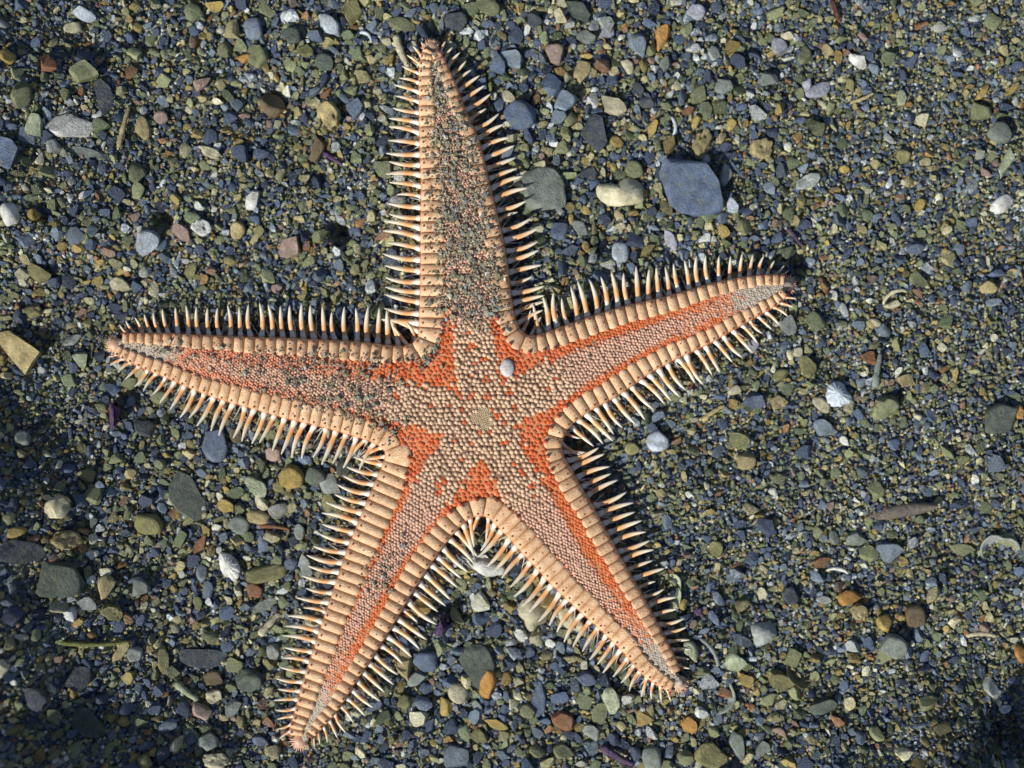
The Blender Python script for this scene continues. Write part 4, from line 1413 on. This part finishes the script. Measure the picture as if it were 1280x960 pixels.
# more single pebbles of the coarser grit, until three hundred or so are single objects
COARSE = [(740, 110, 170, 1.0), (800, 260, 110, 0.8), (620, 880, 190, 0.9), (330, 90, 130, 0.5), (300, 650, 130, 0.75), (180, 800, 160, 0.6),
          (60, 300, 120, 0.5), (930, 90, 120, 0.45), (900, 900, 120, 0.5), (430, 60, 90, 0.8), (700, 350, 80, 0.5), (440, 330, 90, 0.4)]


def coarse(x, y):
    c = np.full(np.shape(x), 0.11)
    for cx, cy, r, s in COARSE:
        wx, wy = px(cx, cy)
        c = np.maximum(c, s * np.exp(-((x - wx) ** 2 + (y - wy) ** 2) / (2 * r * r)))
    return c


def free(x, y, a, pad=0.75):
    cj, ci = cellof(x, y)
    R = max(1, int(a * pad))
    if cj - R < 0 or ci - R < 0 or cj + R >= OH or ci + R >= OW:
        return False
    return not (occ[cj - R:cj + R + 1:1, ci].any() or occ[cj, ci - R:ci + R + 1].any() or occ[cj, ci] or star_in[cj, ci]
                or occ[cj - R // 2, ci - R // 2] or occ[cj + R // 2, ci + R // 2])


EXTRA = ['slate blue', 'slate blue', 'blue grey', 'dark slate', 'olive grey', 'olive', 'ochre', 'tan', 'grey', 'dark green grey', 'cream', 'pale grey', 'rust brown']
tries = 0
while len(finds) < 300 and tries < 6000:
    tries += 1
    x, y = frng.uniform(10, 1270), frng.uniform(10, 950)
    wx, wy = px(x, y)
    if frng.random() > coarse(wx, wy):
        continue
    L = float(frng.uniform(16, 24))
    W = L * float(frng.uniform(0.62, 0.92))
    if not free(wx, wy, L / 2, 1.0):
        continue
    place(x, y, L, W, float(frng.uniform(0, 180)), EXTRA[int(frng.integers(len(EXTRA)))], ['angular', 'oval', 'round', 'angular', 'wedge'][int(frng.integers(5))])

# labels: look first, then place, then the neighbour that tells look-alikes apart
pts = np.array([(q['x'], q['y']) for q in finds])
used_labels = {}


def short(q):
    return f"{q['colour']} {FORM_WORD[q['form']]}"


for i, q in enumerate(finds):
    base = ' '.join(w for w in (size_word(q['L']), q['colour'], FORM_WORD[q['form']]) if w)
    lab = f"{base} {q['where']}"
    q['base'] = lab
cnt = {}
for q in finds:
    cnt[q['base']] = cnt.get(q['base'], 0) + 1
for i, q in enumerate(finds):
    lab = q['base']
    if cnt[lab] > 1 or lab in used_labels:
        d = np.hypot(*(pts - pts[i]).T)
        for j in np.argsort(d)[1:8]:
            if short(finds[j]) == short(q):
                continue
            stem = ' '.join(w for w in (size_word(q['L']), q['colour'], FORM_WORD[q['form']]) if w)
            w2 = q['where'].split(',')[0].split(' towards')[0]
            t = f"{stem} beside {short(finds[j])} {w2}"
            if t not in used_labels and len(t.split()) <= 15:
                lab = t
                break
    if lab in used_labels:
        d = np.argsort(np.hypot(*(pts - pts[i]).T))
        lab = f"{lab.split(' far out')[0].split(' beside')[0]} between {short(finds[d[1]])} and {short(finds[d[2]])}"
    used_labels[lab] = 1
    q['o']['label'] = lab

# ------------------------------------------------------------------ the grit: everything too fine to count
def scatter(name, P, size, flatten, sub, nt_, rng, smooth_shade, zoff, label, mat=None, tilt=True):
    temps = [rock(sub, rng, 11 if sub > 1 else 4, 0.40, 0.78, 0.03 if sub > 1 else 0.10) for _ in range(nt_)]
    pickt = rng.integers(nt_, size=len(P))
    Vs, Ts, pk, vl = [], [], [], []
    off = 0
    for k in range(nt_):
        idx = np.where(pickt == k)[0]
        n = len(idx)
        if n == 0:
            continue
        tv, tf = temps[k]
        asp = rng.uniform(0.46, 1.0, n)
        sc = np.stack([size[idx], size[idx] * asp, size[idx] * flatten * rng.uniform(0.75, 1.15, n)], 1)
        v = tv[None] * sc[:, None, :]
        yaw = rng.uniform(0, 2 * math.pi, n)
        rx, ry = rng.normal(size=n) * 0.32, rng.normal(size=n) * 0.32
        c, s = np.cos(rx)[:, None], np.sin(rx)[:, None]
        v = np.stack([v[..., 0], v[..., 1] * c - v[..., 2] * s, v[..., 1] * s + v[..., 2] * c], 2)
        c, s = np.cos(ry)[:, None], np.sin(ry)[:, None]
        v = np.stack([v[..., 0] * c + v[..., 2] * s, v[..., 1], -v[..., 0] * s + v[..., 2] * c], 2)
        c, s = np.cos(yaw)[:, None], np.sin(yaw)[:, None]
        v = np.stack([v[..., 0] * c - v[..., 1] * s, v[..., 0] * s + v[..., 1] * c, v[..., 2]], 2)
        if tilt:
            gxx = (terrain(P[idx, 0] + 6, P[idx, 1]) - terrain(P[idx, 0] - 6, P[idx, 1])) / 12
            gyy = (terrain(P[idx, 0], P[idx, 1] + 6) - terrain(P[idx, 0], P[idx, 1] - 6)) / 12
            v[..., 2] += v[..., 0] * gxx[:, None] + v[..., 1] * gyy[:, None]
        v[..., 0] += P[idx, 0:1]
        v[..., 1] += P[idx, 1:2]
        v[..., 2] += (P[idx, 2] + zoff[idx])[:, None]
        Vs.append(v.reshape(-1, 3))
        Ts.append((tf[None] + (off + np.arange(n) * len(tv))[:, None, None]).reshape(-1, 3))
        off += n * len(tv)
        pk.append(np.repeat((0.26 + 0.74 * rng.random(n)) if mat else rng.random(n), len(tv)))
        vl.append(np.repeat(rng.random(n), len(tv)))
    me = make_tri_mesh(name, np.vstack(Vs), np.vstack(Ts), smooth_shade, [mat or GRAVEL], {'pick': np.concatenate(pk), 'value': np.concatenate(vl)})
    if smooth_shade:
        me.set_sharp_from_angle(angle=math.radians(34))
    o = link(name, me)
    tag(o, label, 'gravel', kind='stuff')
    return o


grng = np.random.default_rng(31)
occ_finds = occ.copy()
# coarse grit, thrown one by one so that grains lie side by side
PQ, SZ = [], []
for lo_, hi_, n_ in ((8.0, 12.0, 5000), (5.5, 8.0, 17000), (3.8, 5.5, 34000)):
    xs = grng.uniform(-640 - MX + 14, 640 + MX - 14, n_)
    ys = grng.uniform(-480 - MY + 14, 480 + MY - 14, n_)
    cs = coarse(xs, ys)
    lim = {8.0: 0.50, 5.5: 0.75, 3.8: 1.15}[lo_]
    for x, y, c, q, rr in zip(xs, ys, cs, grng.random(n_), grng.uniform(lo_, hi_, n_)):
        if q > c * lim + (0.24 if lo_ < 5 else 0.03) or not free(x, y, rr, 0.85):
            continue
        stamp(x, y, rr, rr * 0.85, 0, 0.80)
        PQ.append((x, y))
        SZ.append(rr)
PQ = np.array(PQ)
SZ = np.array(SZ)
gz = terrain(PQ[:, 0], PQ[:, 1])
scatter('coarse_gravel', np.c_[PQ, gz], SZ * 1.08, 0.60, 2, 26, grng, True, grng.uniform(-0.25, 0.35, len(PQ)) * SZ + 0.5,
        'coarse wet grit in slate, olive and ochre spread between the larger stones')

# fine sand: jittered lattice in the gaps
occ_grit = occ & ~occ_finds
sp = 3.9
xs, ys = np.meshgrid(np.arange(-640 - MX, 640 + MX, sp), np.arange(-480 - MY, 480 + MY, sp))
P = np.c_[xs.ravel(), ys.ravel()] + grng.normal(size=(xs.size, 2)) * 1.7
cj = np.clip(np.round(480 - P[:, 1] + MY).astype(int), 0, OH - 1)
ci = np.clip(np.round(P[:, 0] + 640 + MX).astype(int), 0, OW - 1)
sd = np.full(len(P), 99.0)
inn = star_in[cj, ci]
di, _ = near_margin(P[inn])
sd[inn] = di
okp = (~occ[cj, ci] | (occ_grit[cj, ci] & (grng.random(len(P)) < 0.16))) & ((sd > 90) | (sd < 9))
P = P[okp]
sz = grng.uniform(1.3, 2.9, len(P)) * np.where(grng.random(len(P)) < 0.14, 1.5, 1.0)
# a little sand is banked up against the animal
nearp = np.zeros(len(P), bool)
nearp[:] = (P[:, 0] > poly[:, 0].min() - 30) & (P[:, 0] < poly[:, 0].max() + 30)
dn_ = np.full(len(P), 99.0)
q_ = P[nearp]
O3 = OUT_P[::3]
for a_ in range(0, len(q_), 4000):
    dd = ((q_[a_:a_ + 4000, None, :] - O3[None]) ** 2).sum(2)
    dn_[np.where(nearp)[0][a_:a_ + 4000]] = np.sqrt(dd.min(1))
gz = terrain(P[:, 0], P[:, 1]) + 5.0 * np.exp(-(dn_ / 10.0) ** 2) * (0.6 + 0.4 * np.sin(P[:, 0] * 0.07) * np.cos(P[:, 1] * 0.06))
scatter('fine_gravel', np.c_[P, gz], sz, 0.72, 1, 18, grng, False, grng.uniform(-1.6, 1.8, len(P)), 'fine dark sand filling the gaps between the stones')

# ------------------------------------------------------------------ sand lying on the starfish
dr = np.random.default_rng(55)
PATCH = []    # x, y, spread x, spread y, turn, count
for i in range(14):
    f = i / 13
    PATCH.append((545 + f * 50, 85 + f * 300, 13 + 27 * smooth(f * 1.6), 16, 0, int(120 + 300 * smooth(f * 2))))
PATCH += [(610, 350, 26, 30, 0, 260), (605, 385, 24, 14, 0, 150), (560, 300, 22, 60, 0, 220), (592, 260, 20, 60, 0, 260), (535, 437, 9, 12, 0, 70), (520, 445, 14, 8, 0, 50),
          (440, 487, 32, 15, 5, 330), (465, 515, 24, 10, 20, 190), (480, 540, 16, 9, 30, 80), (400, 470, 40, 14, 4, 220), (340, 458, 40, 12, 4, 130), (250, 440, 40, 12, 12, 110),
          (210, 432, 18, 9, 15, 70), (380, 500, 40, 12, 12, 150), (430, 520, 30, 8, 14, 120), (400, 448, 60, 8, 3, 150), (470, 455, 24, 8, 5, 60),
          (483, 705, 12, 22, 25, 110), (478, 735, 10, 10, 0, 50), (700, 465, 22, 10, -25, 22), (560, 470, 90, 50, 0, 30), (620, 560, 90, 60, 0, 30), (760, 430, 90, 20, -23, 20)]
SP = []
for x, y, sx, sy, turn, n in PATCH:
    q = np.clip(dr.normal(size=(n, 2)), -1.9, 1.9) * np.array([sx, sy])
    a = math.radians(turn)
    q = np.c_[q[:, 0] * math.cos(a) - q[:, 1] * math.sin(a), q[:, 0] * math.sin(a) + q[:, 1] * math.cos(a)]
    SP.append(np.array([px(x + u, y + v, 30) for u, v in q]))
SP = np.vstack(SP)
d, w = near_margin(SP)
okp = inside_poly(SP, poly) & (d > 5) & ((d > w * 0.55) | (dr.random(len(SP)) < np.where((SP[:, 1] > 130) & (SP[:, 0] > -62), 0.55, 0.30)))
SP = SP[okp]
clump = np.sin(SP[:, 0] * 0.21 + 1.0) * np.sin(SP[:, 1] * 0.17) + np.sin(SP[:, 0] * 0.09 - SP[:, 1] * 0.12 + 2.0)
keepd = dr.random(len(SP)) < 0.72 + 0.28 * clump
SP = SP[keepd]
size = np.where(dr.random(len(SP)) < 0.06, dr.uniform(2.2, 3.9, len(SP)), dr.uniform(0.8, 1.75, len(SP)))
zt_ = top_height(SP) + 0.6 + 0.25 * size
o = scatter('sand_dusting', np.c_[SP, zt_], size, 0.65, 1, 14, dr, False, dr.uniform(-0.4, 0.8, len(SP)), 'loose sand and grit lying on top of two starfish arms', DUST, False)
o['category'] = 'sand'

# ------------------------------------------------------------------ seabed sheet under the grit
def seabed_material():
    m, nt, b = new_mat('seabed_sand')
    tc = nt.nodes.new('ShaderNodeTexCoord')
    vo = nt.nodes.new('ShaderNodeTexVoronoi')
    vo.inputs['Scale'].default_value = 1.0 / (7.0 * S)
    nt.links.new(tc.outputs['Object'], vo.inputs['Vector'])
    sepc = nt.nodes.new('ShaderNodeSeparateColor')
    nt.links.new(vo.outputs['Color'], sepc.inputs[0])
    stops, acc = [], 0.0
    for w, c in PALETTE:
        stops.append((acc, c))
        acc += w
    r = ramp(nt, stops, 'CONSTANT')
    nt.links.new(sepc.outputs[0], r.inputs[0])
    nz = noise(nt, 30, 4)
    nr = ramp(nt, [(0.35, (0.7, 0.7, 0.72)), (0.65, (1.1, 1.1, 1.05))])
    nt.links.new(nz.outputs['Fac'], nr.inputs[0])
    c = mixc(nt, 1.0, r.outputs[0], nr.outputs[0], 'MULTIPLY')
    nt.links.new(c, b.inputs['Base Color'])
    b.inputs['Roughness'].default_value = 0.5
    inv = math_n(nt, 'SUBTRACT', 1.0, vo.outputs['Distance'])
    bump(nt, b, inv, 4.0, 0.9)
    return m


ax = np.r_[-250000, -40000, -8000, np.arange(-3000, -900, 150), np.arange(-900, 901, 9), np.arange(1050, 3001, 150), 8000, 40000, 250000].astype(float)
ay = np.r_[-250000, -40000, -8000, np.arange(-3000, -720, 152), np.arange(-720, 721, 9), np.arange(870, 3001, 150), 8000, 40000, 250000].astype(float)
AX, AY = np.meshgrid(ax, ay)
AZ_ = terrain(AX, AY) - 3.0
sv = np.c_[AX.ravel(), AY.ravel(), AZ_.ravel()]
ids = np.arange(sv.shape[0]).reshape(len(ay), len(ax))
sq = np.c_[ids[:-1, :-1].ravel(), ids[:-1, 1:].ravel(), ids[1:, 1:].ravel(), ids[1:, :-1].ravel()]
tr = np.vstack([sq[:, [0, 1, 2]], sq[:, [0, 2, 3]]])
tag(link('seabed', make_tri_mesh('seabed', sv, tr, True, [seabed_material()])), kind='structure')

print('tris', sum(len(o.data.polygons) for o in scene.objects if o.type == 'MESH'), 'plates/spines', n_plate, 'paxillae', nB, 'finds', len(finds), 'unique labels', len(used_labels), 'coarse', len(PQ), 'fine', len(P), 'dust', len(SP))
